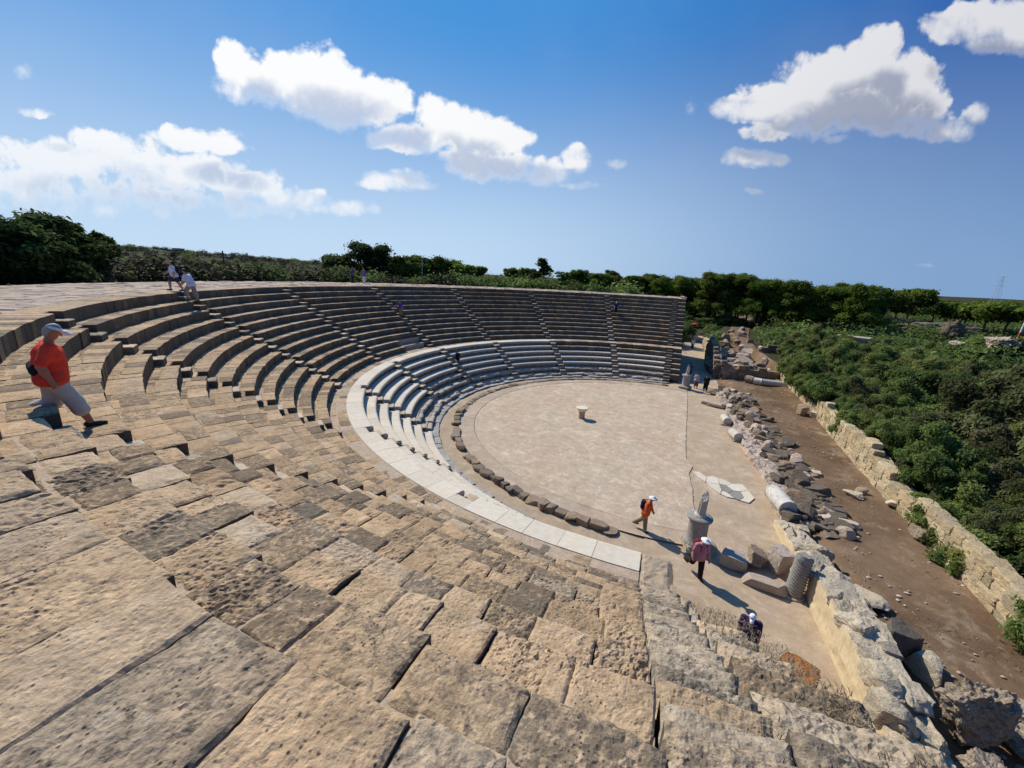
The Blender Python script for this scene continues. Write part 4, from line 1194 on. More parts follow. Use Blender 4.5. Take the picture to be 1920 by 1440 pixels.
mb = MB(); stone_courses(mb, .18, np.random.default_rng(21), PATH, TOPS); mb.obj('stone_courses', M_RUIN, mw, loc=(-12.2, 0, 0))
o = masonry_wall('rubble_core', '', PATH + np.array([.42, 0]), [.2] * 11, [t_ - .22 for t_ in TOPS], .5, 22, M_RUIN, parent=mw); o.location = (-12.2, 0, 0)
def ruin_wall(name, label, path, tops, mat, z0, seed):
    path = np.array(path, float); c = path.mean(0); root = empty(name, (c[0], c[1], 0)); tag(root, label, 'wall')
    m_ = MB(); stone_courses(m_, z0, np.random.default_rng(seed), path, tops, seed); m_.obj('stone_courses', mat, root, loc=(-c[0], -c[1], 0))
    t = np.diff(path, axis=0); t = np.concatenate([t, t[-1:]]); nl = np.stack([-t[:, 1], t[:, 0]], -1); nl /= np.linalg.norm(nl, axis=1)[:, None]
    o_ = masonry_wall('rubble_core', '', path + nl * .42, [z0] * len(path), [v - .3 for v in tops], .5, seed + 1, mat, parent=root); o_.location = (-c[0], -c[1], 0)


ruin_wall('parodos_wall', 'dark stone wall flanking the passage beyond the far pedestal', [(6.4, 34), (6.5, 30), (6.45, 25), (6.35, 21.4)], [2.2, 3.6, 3.3, 2.0], M_ROCK, 0, 31)
ruin_wall('parodos_wall', 'brown block wall front right of the passage mouth', [(6.45, 21.2), (8.2, 21.25), (9.4, 21.5)], [2.1, 1.9, 1.7], M_ROCK, 0, 32)
ruin_wall('cross_wall', 'low brown wall behind the fallen grey column', [(9.6, 22.6), (11.4, 23.1), (13.3, 23.6)], [1.5, 1.6, 1.5], M_ROCK, .15, 33)
ruin_wall('low_wall', 'yellow broken wall in sunlight farther along the passage', [(7.0, 47.5), (6.9, 41), (6.8, 35.2)], [1.2, 2.2, 1.5], M_RUIN, .3, 35)
ruin_wall('low_wall', 'short dark wall half covered by bushes beyond the passage', [(13.4, 38.5), (15.2, 39), (17.0, 39.6)], [2.1, 2.4, 2.2], M_ROCK, .5, 37)
ruin_wall('low_wall', 'crumbled low wall closing the far end of the passage', [(2.6, 50.5), (4.5, 50.7), (7.0, 51)], [1.5, 1.7, 1.3], M_RUIN, .4, 39)
# rubble platform behind the passage wall, with loose slabs on it
rock('wall_platform', 'rubble filled platform behind the passage wall', 'ruin', (8.2, 27.0, 0), (3.3, 10.6, 1.75), 36, M_PAVE, 0, .6, tone=(.62, .8, .8), sink=.02, rough=.16, sub=4)
for q in range(15):
    x, y = random.uniform(6.9, 9.7), 22.4 + q * .75
    rock('stone_slab', 'tan slab lying on the rubble platform behind the passage wall', 'slab', (x, y, 1.35 + .25 * (1 - abs(y - 27) / 6)), (random.uniform(.7, 1.5), random.uniform(.6, 1.2), random.uniform(.25, .75)), 1700 + q, M_PAVE if q % 3 == 0 else M_ROCK, q * .9, .75, 'slabs on the passage platform', tone=(.9 + .3 * random.random(), .6, .5), tilt=(random.uniform(-.12, .12), random.uniform(-.12, .12)), sink=.15)
for q, (x, y, z, h) in enumerate(((10.3, 24.6, .2, 1.3), (11.2, 26.0, .3, .9), (12.2, 24.9, .3, 1.1), (11.8, 28.2, .3, .8), (12.7, 30.5, .4, 1.0), (10.4, 31.5, .3, .9))):
    rock('broken_block', 'brown broken block among the ruins behind the low wall', 'stone block', (x, y, z), (.9, .8, h), 1750 + q, M_ROCK if q % 2 else M_PAVE, q, .6, 'broken blocks behind the low wall', tone=(.95, .7, .5), sink=.1)
for q, (x, y, z) in enumerate(((10.4, 50, .6), (12.6, 52, .6), (11.3, 57, .7), (12.1, 44, .5), (13.4, 47, .6), (10.3, 39, .4), (11.2, 36, .4), (15, 62, .9), (13.5, 66, .9), (9.6, 42, .5), (9.9, 46, .6), (12.9, 56, .8), (14.2, 59, .8), (11.0, 61, .8), (16, 71, 1.0), (12.6, 41, .5), (14.1, 50, .7), (10.8, 53.5, .7), (15.2, 67, .9))):
    rock('path_rock', 'brown rock lying along the sandy path beyond the passage', 'rock', (x, y, z), (random.uniform(.7, 1.9), random.uniform(.6, 1.3), random.uniform(.4, .9)), 160 + q, M_ROCK if q % 3 else M_PAVE, q, .4, 'rocks along the far path')

# ------------------------------------------------------------------ people: bodies and clothes grown from smooth distance fields
def sdf_mesh(prims, res, k=.03, cuts=()):
    """prims: (a, b, ra, rb, scale xyz or None); smooth union of tapered capsules -> surface net"""
    A = np.array([p[0] for p in prims]); Bq = np.array([p[1] for p in prims]); R = np.array([[p[2], p[3]] for p in prims])
    pad = R.max() * 1.3 + .05
    lo = np.minimum(A, Bq).min(0) - pad; hi = np.maximum(A, Bq).max(0) + pad
    n = np.ceil((hi - lo) / res).astype(int) + 1
    ax = [lo[i] + np.arange(n[i]) * res for i in range(3)]
    F = np.full(n, 1.0)
    for p in prims:
        a, b = np.array(p[0], float), np.array(p[1], float); ra, rb = p[2], p[3]; sc_ = np.array(p[4] if len(p) > 4 and p[4] is not None else (1, 1, 1), float)
        kk = p[5] if len(p) > 5 else k
        mx = max(ra, rb) * max(1, sc_.max()) + kk * 2 + .03
        i0 = np.maximum(np.floor((np.minimum(a, b) - mx - lo) / res).astype(int), 0); i1 = np.minimum(np.ceil((np.maximum(a, b) + mx - lo) / res).astype(int) + 1, n)
        sl_ = tuple(slice(i0[i], i1[i]) for i in range(3))
        Xg, Yg, Zg = np.meshgrid(*[ax[i][sl_[i]] for i in range(3)], indexing='ij')
        ab = (b - a) / sc_; L2 = max(ab @ ab, 1e-9)
        px, py, pz = (Xg - a[0]) / sc_[0], (Yg - a[1]) / sc_[1], (Zg - a[2]) / sc_[2]
        t = np.clip((px * ab[0] + py * ab[1] + pz * ab[2]) / L2, 0, 1)
        dd = (np.sqrt((px - t * ab[0]) ** 2 + (py - t * ab[1]) ** 2 + (pz - t * ab[2]) ** 2) - (ra + (rb - ra) * t)) * sc_.min()
        f0 = F[sl_]; h = np.clip(.5 + .5 * (f0 - dd) / kk, 0, 1)
        F[sl_] = f0 * (1 - h) + dd * h - kk * h * (1 - h)
    if cuts:
        Xg, Yg, Zg = np.meshgrid(*ax, indexing='ij')
        for (pt, nrm) in cuts:
            nrm = np.array(nrm, float) / np.linalg.norm(nrm)
            F = np.maximum(F, (Xg - pt[0]) * nrm[0] + (Yg - pt[1]) * nrm[1] + (Zg - pt[2]) * nrm[2])
    # surface nets
    ins = F < 0
    c = ins[:-1, :-1, :-1].astype(int)
    S = sum(ins[i:n[0] - 1 + i, j:n[1] - 1 + j, l:n[2] - 1 + l].astype(int) for i in (0, 1) for j in (0, 1) for l in (0, 1))
    act = (S > 0) & (S < 8)
    idx = -np.ones(act.shape, int); cells = np.argwhere(act); idx[act] = np.arange(len(cells))
    acc = np.zeros((len(cells), 3)); cnt = np.zeros(len(cells))
    cor = [(i, j, l) for i in (0, 1) for j in (0, 1) for l in (0, 1)]
    for p in cor:
        for axn in range(3):
            if p[axn] == 0:
                q = list(p); q[axn] = 1
                f0 = F[tuple((cells + p).T)]; f1 = F[tuple((cells + q).T)]
                m = (f0 < 0) != (f1 < 0); t = np.where(m, f0 / np.where(m, f0 - f1, 1), 0)
                pos = np.tile(np.array(p, float), (len(cells), 1)); pos[:, axn] = t
                acc[m] += pos[m]; cnt[m] += 1
    V = lo + (cells + acc / cnt[:, None]) * res
    Qs = []
    for axn in range(3):
        o1, o2 = [i for i in range(3) if i != axn]
        sl0 = [slice(1, n[i] - 1) for i in range(3)]; sl0[axn] = slice(0, n[axn] - 1)
        sl1 = list(sl0); sl1[axn] = slice(1, n[axn])
        f0, f1 = ins[tuple(sl0)], ins[tuple(sl1)]
        e = np.argwhere(f0 != f1); s0 = f0[tuple(e.T)]
        base = e.copy(); base[:, o1] += 1; base[:, o2] += 1
        def cell(d1, d2):
            cc = base.copy(); cc[:, o1] -= d1; cc[:, o2] -= d2; return idx[tuple(cc.T)]
        q = np.stack([cell(1, 1), cell(0, 1), cell(0, 0), cell(1, 0)], -1)
        flip = s0 if axn != 1 else ~s0
        q[~flip] = q[~flip][:, ::-1]
        Qs.append(q)
    Q = np.concatenate(Qs); Q = Q[(Q >= 0).all(1)]
    return V, Q


def rot(v, ax, ang):
    c, s = math.cos(ang), math.sin(ang); x, y, z = v
    if ax == 'y': return np.array([c * x + s * z, y, -s * x + c * z])
    if ax == 'x': return np.array([x, c * y - s * z, s * y + c * z])
    return np.array([c * x - s * y, s * x + c * y, z])


M_SKIN = plain('skin', (.42, .22, .14), .6, .3, .08, 20)
M_SKIN_RED = plain('sunburnt_skin', (.40, .15, .09), .6, .3, .08, 20)
M_HAIR_DARK = plain('dark_hair', (.02, .015, .012), .6, .3, .2, 40)
M_HAIR_GREY = plain('grey_hair', (.30, .29, .27), .7, .3, .3, 40)
cloth_cache = {}


def cloth(name, col):
    if name not in cloth_cache:
        m, t, b = principled(name, .9, .1)
        co = t.node('ShaderNodeTexCoord').outputs['Object']
        n = t.noise(co, 9, 3, .5); f = t.math('MULTIPLY_ADD', t.math('SUBTRACT', n, .5), .35, 1.0)
        cc = t.node('ShaderNodeCombineColor')
        for i in range(3): t.put(cc.inputs[i], f)
        t.put(b.inputs['Base Color'], t.mix(1.0, (*col, 1), cc.outputs[0], 'MULTIPLY'))
        bp = t.node('ShaderNodeBump'); bp.inputs['Strength'].default_value = .5; bp.inputs['Distance'].default_value = .03
        t.put(bp.inputs['Height'], t.noise(co, 14, 3, .5, .8)); t.l.new(bp.outputs[0], b.inputs['Normal'])
        cloth_cache[name] = m
    return cloth_cache[name]


def person(label, loc, facing, H=1.72, lean=.05, legs=((.1, .05), (-.1, .1)), arms=((.2, .3), (-.2, .3)), armout=.14, head=0.15, girth=1.0, res=.022,
           skin=None, shirt=('white_shirt', (.7, .7, .72)), trousers=('grey_trousers', (.25, .24, .22)), short=False, sleeve='short', hat=None, hair=None, shoe=(.03, .03, .03),
           pack=None, skirt_hem=0.0, drop=0.0, visor_only=False, bag=None, legdz=None):
    """local axes: x forward, y to the person's left, z up. legs/arms: (left, right); leg = (hip swing, knee bend), arm = (shoulder swing, elbow bend)"""
    skin = skin or M_SKIN
    th, sh, ft = .245 * H, .245 * H, .040 * H
    G = girth
    hipw = .055 * H * (1 + .25 * (G - 1))
    J = {}
    lows = []
    for sgn, (sw, kn), nm in ((1, legs[0], 'L'), (-1, legs[1], 'R')):
        hip = np.array([0, sgn * hipw, 0]); knee = hip + rot((0, 0, -th), 'y', -sw); ank = knee + rot((0, 0, -sh), 'y', -sw + kn)
        J[nm] = [hip, knee, ank]; lows.append(ank[2] - ft)
    base = -min(lows)
    up = np.array([0, 0, base])
    for nm in 'LR': J[nm] = [p + up for p in J[nm]]
    pel = up.copy()
    def T(p): return pel + rot(p, 'y', lean)
    waist, chest, neckb = T((0, 0, .10 * H)), T((0.0, 0, .20 * H)), T((0, 0, .295 * H))
    hd = neckb + rot(rot((0.015 * H, 0, .105 * H), 'y', head), 'y', lean * .6)
    shw = .108 * H * (1 + .2 * (G - 1))
    body = []
    body += [(pel + (0, -hipw * .6, .01), pel + (0, hipw * .6, .01), .085 * H * G ** .5, .085 * H * G ** .5),
             (pel, waist, .088 * H * G, .085 * H * G), (waist, chest, .085 * H * G, .09 * H * G ** .5), (chest + (0, -shw * .45, 0), chest + (0, shw * .45, 0), .075 * H, .075 * H),
             (T((0, -shw * .85, .272 * H)), T((0, shw * .85, .272 * H)), .036 * H, .036 * H), (T((0, 0, .27 * H)), neckb + (hd - neckb) * .5, .036 * H, .032 * H)]
    hdir = hd - neckb; hdir = hdir / np.linalg.norm(hdir); fwd = np.cross((0, 1, 0), hdir); 
    # head with jaw, nose, ears
    body += [(hd + hdir * .012 * H, hd + hdir * .02 * H, .052 * H, .050 * H, (1, .86, 1)), (hd + fwd * .012 * H - hdir * .025 * H, hd + fwd * .018 * H - hdir * .035 * H, .036 * H, .026 * H),
             (hd + fwd * .052 * H + hdir * .006 * H, hd + fwd * .059 * H - hdir * .010 * H, .005 * H, .007 * H, None, .008)]
    for s in (1, -1): body.append((hd + np.array([0, s * .047 * H, 0]) + hdir * .008 * H, hd + np.array([0, s * .050 * H, 0]) - hdir * .008 * H, .008 * H, .006 * H, None, .008))
    shirt_p, sleeve_p, leg_p, shoe_p = [], [], [], []
    fine = res < .012
    for nm, sgn in (('L', 1), ('R', -1)):
        hip, knee, ank = J[nm]
        body += [(hip, knee, .058 * H * G ** .6, .040 * H * G ** .4), (knee, knee + (ank - knee) * .35, .039 * H, .040 * H * G ** .3), (knee + (ank - knee) * .35, ank, .040 * H * G ** .3, .023 * H),
                 (ank + (-.02 * H, 0, -.012 * H), ank + (.085 * H, sgn * .012, -.022 * H), .022 * H, .017 * H)]
        shoe_p += [(ank + (-.025 * H, 0, -.016 * H), ank + (.05 * H, sgn * .008, -.020 * H), .027 * H, .026 * H), (ank + (.05 * H, sgn * .008, -.022 * H), ank + (.092 * H, sgn * .014, -.024 * H), .026 * H, .020 * H)]
        kf = .55 if short else .92
        kend = knee + (ank - knee) * (.42 if short == 'long' else .0) if short else knee + (ank - knee) * .93
        wl = .010 * H + .008
        if short: leg_p += [(hip, knee, .064 * H * G ** .6 + wl * .5, .050 * H * G ** .4 + wl * .8), (knee, kend, .050 * H * G ** .4 + wl * .8, .050 * H + wl)] if short == 'long' else [(hip, hip + (knee - hip) * .78, .064 * H * G ** .6 + wl * .5, .052 * H * G ** .5 + wl)]
        else: leg_p += [(hip, knee, .062 * H * G ** .6 + wl * .5, .045 * H * G ** .4 + wl * .6), (knee, kend, .045 * H * G ** .4 + wl * .6, .038 * H + wl * .5)]
        shd = T((0, sgn * shw, .268 * H)); sw, el = arms[0] if sgn > 0 else arms[1]
        ua = rot(rot((0, 0, -.170 * H), 'x', sgn * armout), 'y', -sw); elb = shd + ua
        fa = rot(rot((0, 0, -.148 * H), 'x', sgn * armout * .3), 'y', -sw - el); wr = elb + fa
        hdv = fa / np.linalg.norm(fa)
        body += [(shd, elb, .036 * H * G ** .3, .029 * H), (elb, elb + fa * .3, .028 * H, .029 * H), (elb + fa * .3, wr, .029 * H, .018 * H), (wr, wr + hdv * .035 * H, .019 * H, .021 * H, None, .012)]
        side = np.cross(hdv, (0, 1.0, 0)); side /= np.linalg.norm(side) + 1e-9
        curl = side * -1.0
        for fi, (off, ln) in enumerate(((-.018, .040), (-.006, .047), (.006, .044), (.017, .034))):
            rootp = wr + hdv * .045 * H + side * off * H; m1 = rootp + (hdv * .6 + np.array([0, -sgn, 0]) * .5) * ln * .5 * H; m2 = m1 + (hdv * .1 + np.array([0, -sgn, 0]) * .9) * ln * .5 * H
            body += [(rootp, m1, .0065 * H, .006 * H, None, .004), (m1, m2, .006 * H, .005 * H, None, .004)]
        tb = wr + hdv * .015 * H + side * .02 * H; body += [(tb, tb + (hdv * .6 + side * .6) * .035 * H, .009 * H, .0065 * H, None, .006)]
        send = elb if sleeve == 'short' else wr - fa * .04
        s0 = shd + (elb - shd) * (.85 if sleeve == 'short' else 1)
        sleeve_p += [(shd, s0, .045 * H * G ** .3, .042 * H)]
        if sleeve == 'long': sleeve_p += [(elb, send, .038 * H, .028 * H)]
    hem = -.02 * H + skirt_hem
    shirt_p = [(T((0, -hipw * .8, hem)), T((0, hipw * .8, hem)), .104 * H * G ** .5, .104 * H * G ** .5), (T((0, 0, hem)), waist, .108 * H * G, .106 * H * G), (waist, chest, .098 * H * G, .098 * H * G ** .5),
               (chest + (0, -shw * .5, 0), chest + (0, shw * .5, 0), .082 * H, .082 * H), (T((0, -shw * .85, .262 * H)), T((0, shw * .85, .262 * H)), .046 * H, .046 * H)] + sleeve_p
    trs = [(pel + (0, -hipw * .7, .0), pel + (0, hipw * .7, .0), .092 * H * G ** .5, .092 * H * G ** .5), (pel, T((0, 0, .07 * H)), .093 * H * G, .093 * H * G)] + leg_p
    root = empty('person', (loc[0], loc[1], loc[2] - drop), facing); tag(root, label, 'person', None)
    def part(name, pr, mat, kk=.03, cuts=()):
        V, Q = sdf_mesh(pr, res, kk, cuts)
        if name in ('shirt', 'trousers', 'shorts'):
            a_ = .010 if name == 'shirt' else .008; W = V * np.array([7.0, 7.0, 9.0])
            V = V + a_ * np.stack([fbm(W + 3, 3, 41), fbm(W + 13, 3, 42), .4 * fbm(W + 23, 3, 43)], -1)
        m = MB(); m.add(V, Q); return m.obj(name, mat, root, smooth=True)
    part('body', body, skin, .022)
    part('shirt', shirt_p, cloth(*shirt), .035, [(T((0, 0, hem - .05 * H)), rot((0, 0, -1), 'y', lean))])
    part('trousers' if not short else 'shorts', trs, cloth(*trousers), .03)
    shm = plain('shoe_' + label[:12], shoe, .6)
    for q_ in (0, 2): part('shoe', shoe_p[q_:q_ + 2], shm, .012)
    hm = cloth(*hat[:2]) if hat else None
    hr_ = .049 if hat else .054
    if hair: part('hair', [(hd + hdir * .022 * H - fwd * .010 * H, hd + hdir * .028 * H - fwd * .004 * H, hr_ * H, hr_ * H, (1, .9, 1)), (hd - fwd * .03 * H - hdir * .01 * H, hd - fwd * .03 * H - hdir * .03 * H, .034 * H, .026 * H)], hair, .02,
                   [(hd + fwd * .022 * H + hdir * .01 * H, fwd * .9 - hdir * .5)])
    if hat:
        top = hd + hdir * .030 * H
        cap = [(top, top + hdir * .016 * H, .058 * H, .050 * H, (1, .9, 1))]
        kind = hat[2] if len(hat) > 2 else 'cap'
        hm = cloth(hat[0], hat[1])
        hat_o = part('hat', cap, hm, .02, [(top - hdir * .002 * H, -hdir)] if kind != 'visor' else [(top - hdir * .004 * H, -hdir), (top + hdir * .018 * H, hdir)])
        if kind in ('cap', 'visor'): br = [(top + fwd * .045 * H, top + fwd * .098 * H - hdir * .012 * H, .034 * H, .026 * H, (1, 1, .16), .01)]
        else: br = [(top - fwd * .02 * H, top + fwd * .02 * H, .092 * H, .090 * H, (1, 1, .12), .01)]
        part('brim', br, hm, .01).parent = hat_o
    if pack:
        bc = T((-.115 * H * G ** .5, 0, .17 * H))
        pk_o = part('backpack', [(bc + (0, -.03 * H, -.07 * H), bc + (0, -.03 * H, .06 * H), .062 * H, .055 * H), (bc + (0, .03 * H, -.07 * H), bc + (0, .03 * H, .06 * H), .062 * H, .055 * H)], cloth(*pack), .04)
        for s in (1, -1): part('strap', [(T((-.09 * H, s * .06 * H, .28 * H)), T((.05 * H, s * .065 * H, .29 * H)), .012 * H, .012 * H, (1, 1, 1)), (T((.05 * H, s * .065 * H, .29 * H)), T((.085 * H * G ** .4, s * .07 * H, .18 * H)), .012 * H, .012 * H)], cloth(*pack), .01).parent = pk_o
    if bag:
        bc = T((-.085 * H * G, .02, .075 * H)); part('waist_bag', [(bc + (0, -.07 * H, -.01), bc + (0, .07 * H, .01), .040 * H, .044 * H, (1, 1, 1.25))], cloth(*bag), .02)
    return root


def on_row(i, deg, dr): r, z = row_rz(i); p = polar(r + dr, math.radians(deg)); return (p[0], p[1], z)


RED, ORA = (.72, .065, .035), (.60, .10, .03)
man = person('stout man in red shirt and cream shorts with white visor striding down the stair', (-8.70, -26.58, 7.566), math.radians(71), H=1.68, lean=.08, legs=((-.08, 1.15), (.42, .10)), arms=((-.35, .45), (-.45, .75)), armout=.28, girth=1.05, res=.009,
             skin=M_SKIN_RED, shirt=('red_shirt', RED), trousers=('cream_shorts', (.50, .45, .40)), short='long', hat=('white_visor', (.75, .76, .80), 'visor'), hair=M_HAIR_GREY, shoe=(.02, .018, .017), bag=('black_bag', (.02, .02, .025)), head=.30)
person('person in orange shirt and white sun hat walking across the orchestra edge', (.12, -13.42, .06), math.radians(-8), H=1.70, lean=.16, legs=((-.22, .62), (.10, .02)), arms=((.25, .2), (-.1, .2)), res=.017, shirt=('orange_shirt', (.60, .11, .03)), trousers=('khaki_trousers', (.22, .17, .11)),
       hat=('white_sun_hat', (.70, .70, .68), 'brim'), pack=('navy_backpack', (.02, .025, .05)), sleeve='long', head=.35)
person('man in pink shirt and dark trousers with white hat beside the near pedestal', (2.05, -15.55, .02), math.radians(-62), H=1.78, lean=.14, legs=((.18, .10), (-.42, .75)), arms=((.15, .25), (-.2, .35)), res=.017, shirt=('pink_shirt', (.45, .19, .22)), trousers=('dark_trousers', (.03, .018, .016)),
       hat=('white_round_hat', (.72, .72, .70), 'brim'), pack=('maroon_backpack', (.18, .03, .03)), head=.35, girth=1.1)
person('person in dark purple shirt and white cap half hidden by the near end wall', (3.12, -18.62, .02), math.radians(-105), H=1.70, lean=.08, legs=((.1, .05), (-.15, .15)), arms=((.1, .3), (.05, .3)), res=.016, shirt=('purple_shirt', (.05, .025, .07)), trousers=('dark_trousers', (.03, .018, .016)),
       hat=('white_cap', (.78, .79, .84), 'cap'), hair=M_HAIR_DARK, head=.45, girth=1.25, skin=M_SKIN_RED)
person('person in white tee and navy shorts stepping up onto the rim promenade', on_row(0, 209.6, .80), math.radians(180 + 55), H=1.68, lean=.14, legs=((.6, .6), (-.30, .10)), arms=((-.3, .4), (.5, .4)), shirt=('white_tee', (.62, .62, .72)), trousers=('navy_shorts', (.04, .05, .12)), short=True,
       hat=('straw_hat', (.38, .27, .16), 'brim'), pack=('navy_backpack', (.02, .025, .05)), res=.018)
person('person in white shirt and beige shorts climbing behind the one in navy shorts', on_row(1, 212.2, .05), math.radians(180 + 30), H=1.72, lean=.32, legs=((.6, .7), (-.15, .15)), arms=((.3, .3), (.5, .4)), shirt=('white_shirt', (.66, .66, .74)), trousers=('beige_shorts', (.33, .28, .23)), short='long',
       hair=M_HAIR_DARK, res=.018)
for q, (lab, dx, sh, tr) in enumerate((('person in white trousers and violet shirt walking on the rim promenade', 0, ('violet_shirt', (.16, .13, .25)), ('white_trousers', (.66, .65, .66))),
                                       ('person in dark clothes beside the one in white trousers on the rim', 1, ('mauve_shirt', (.10, .07, .13)), ('black_trousers', (.02, .02, .025))))):
    person(lab, ((-33.1, 9.7, 8.43), (-34.4, 9.3, 8.43))[q], math.radians((-60, 100)[q]), H=1.75, legs=((.28, .1), (-.25, .15)), arms=((.2, .2), (.9, 1.2) if q else (-.2, .3)), shirt=sh, trousers=tr, hair=M_HAIR_DARK, res=.02)
person('person in purple shirt bending over as they climb the middle stair', on_row(6, 169.7, .12), math.radians(180 - 8), H=1.68, lean=.75, legs=((.35, .35), (.15, .2)), arms=((.7, .3), (.6, .3)), shirt=('purple_tee', (.13, .07, .30)), trousers=('khaki_trousers', (.22, .17, .11)), hair=M_HAIR_DARK, res=.02)
person('person in navy shirt and pale cap sitting on an upper row near the far stair', (row_rz(5)[0] * math.cos(math.radians(104.2)), row_rz(5)[0] * math.sin(math.radians(104.2)) + .30, row_rz(5)[1]), math.radians(-76), H=1.70, lean=.15, legs=((1.35, 1.4), (1.2, 1.3)), arms=((.5, .6), (.4, .7)), shirt=('navy_shirt', (.025, .03, .10)), trousers=('black_trousers', (.02, .02, .025)), hat=('pale_cap', (.6, .6, .66), 'cap'), res=.02)
person('person in black standing on the stairs among the white rows', (-17.9, 3.95, row_rz(15)[1] - .2), math.radians(80), H=1.62, lean=.05, legs=((.05, .05), (-.05, .05)), arms=((.05, .1), (.05, .1)), armout=.05, shirt=('black_shirt', (.012, .012, .015)), trousers=('black_trousers', (.012, .012, .015)), hair=M_HAIR_DARK, res=.02)
person('person in pale pink top standing behind the far pedestal', (3.75, 14.9, .0), math.radians(100), H=1.68, legs=((.1, .05), (-.1, .1)), shirt=('pale_pink_shirt', (.55, .42, .46)), trousers=('brown_shorts', (.20, .10, .08)), short='long', hair=M_HAIR_DARK, res=.02)
person('person in black shirt and shorts walking away at the passage mouth', (4.55, 13.85, .0), math.radians(95), H=1.75, legs=((.2, .1), (-.2, .15)), arms=((.3, .3), (-.3, .3)), shirt=('black_tee', (.015, .015, .02)), trousers=('black_shorts', (.02, .02, .02)), short='long', hair=M_HAIR_DARK, res=.02)
person('person in blue top standing in the deep shade of the passage', (3.35, 20.2, .0), math.radians(90), H=1.68, shirt=('blue_shirt', (.06, .06, .22)), trousers=('dark_trousers', (.02, .02, .025)), hair=M_HAIR_DARK, res=.02)
person('person in white shirt and black trousers far along the passage', (4.75, 42.6, .12), math.radians(-90), H=1.75, legs=((.2, .1), (-.2, .15)), shirt=('white_shirt', (.66, .66, .74)), trousers=('black_trousers', (.02, .02, .025)), hair=M_HAIR_DARK, res=.022)
hold = person('person in dark clothes holding a red umbrella at the end of the passage', (6.1, 66.0, .75), math.radians(-90), H=1.65, arms=((1.2, 1.4), (0, .2)), shirt=('black_tee', (.015, .015, .02)), trousers=('black_trousers', (.02, .02, .025)), hair=M_HAIR_DARK, res=.03)
um = empty('umbrella', (6.1, 65.9, 2.2)); tag(um, 'open red umbrella held at the end of the passage', 'umbrella')
lathe_mb([(.75, 0), (.6, .13), (.4, .23), (.2, .29), (.02, .31)], 16, 8, .05).obj('canopy', cloth('red_umbrella', (.55, .05, .05)), um)
lathe_mb([(.012, -.75), (.012, .3)], 8).obj('shaft', cloth('black_shirt', (.012, .012, .015)), um)
# small piece of litter in a hollow of the near blocks
lit = empty('litter', (1.02, -29.05, 8.015)); lit.name = 'litter'

# ------------------------------------------------------------------ vegetation
def leaf_cloud(mb, clumps, n, size, seed, tone_lo=.6, tone_hi=1.35, flat=.35, aspect=2.0, up=.7):
    """clumps: rows (x, y, z, rx, ry, rz); n leaves as small pointed quads spread through the clumps"""
    rg = np.random.default_rng(seed); C = np.array(clumps, float)
    wts = (C[:, 3] * C[:, 4] + C[:, 3] * C[:, 5]); wts = wts / wts.sum()
    ci = rg.choice(len(C), n, p=wts)
    d = rg.normal(size=(n, 3)); d /= np.linalg.norm(d, axis=1)[:, None]; d[:, 2] = np.where(rg.random(n) < .6, np.abs(d[:, 2]), d[:, 2])
    rad = np.where(rg.random(n) < .12, rg.uniform(1.0, 1.45, n), rg.uniform(.5, 1.08, n) ** .7)
    P = C[ci, :3] + d * C[ci, 3:] * rad[:, None]
    nrm = d * .6 + rg.normal(size=(n, 3)) * .55 + np.array([0, 0, up]); nrm /= np.linalg.norm(nrm, axis=1)[:, None]
    t = np.cross(nrm, rg.normal(size=(n, 3))); t /= np.linalg.norm(t, axis=1)[:, None]; b = np.cross(nrm, t)
    s = size * rg.uniform(.6, 1.35, n)
    l = (t * (s * aspect * .5)[:, None]); w_ = b * (s * .5)[:, None]
    V = np.stack([P - l, P + w_ + nrm * (s * .12)[:, None], P + l, P - w_ + nrm * (s * .12)[:, None]], 1).reshape(-1, 3)
    ctone = rg.uniform(tone_lo, tone_hi, len(C)); cg = rg.random(len(C)); cy_ = rg.random(len(C))
    tn = np.stack([ctone[ci] * rg.uniform(.8, 1.2, n), np.clip(cg[ci] + rg.normal(size=n) * .2, 0, 1), cy_[ci]], -1)
    mb.add(V, np.arange(n * 4).reshape(-1, 4), None, np.repeat(tn, 4, 0))


def lumpy_clumps(R, Hh, n, seed, base=.0, rlo=.13, rhi=.30, fill=1.0):
    rg = np.random.default_rng(seed); out = []
    for _ in range(n):
        a = rg.uniform(0, 6.283); q = math.sqrt(rg.random()); u = rg.random()
        rr2 = R * q * .95; zz = base + Hh * (.08 + (.62 + .42 * rg.random() ** 2) * u ** .7 * math.sqrt(max(0.05, 1 - (q * .88) ** 2)))
        r0 = R * rg.uniform(rlo, rhi)
        out.append((rr2 * math.cos(a), rr2 * math.sin(a), zz, r0, r0, r0 * rg.uniform(.55, .85)))
    return out


def twigs(mb, R, Hh, n, seed, r0=.03, tone=(1, .5, .5)):
    rg = np.random.default_rng(seed)
    for _ in range(n):
        a = rg.uniform(0, 6.283); e = np.array([math.cos(a) * R * rg.uniform(.3, .9), math.sin(a) * R * rg.uniform(.3, .9), Hh * rg.uniform(.45, .95)])
        tube(mb, [np.zeros(3), e * np.array([.35, .35, .5]) + rg.normal(size=3) * .1, e], [r0, r0 * .7, r0 * .25], 5, tone)


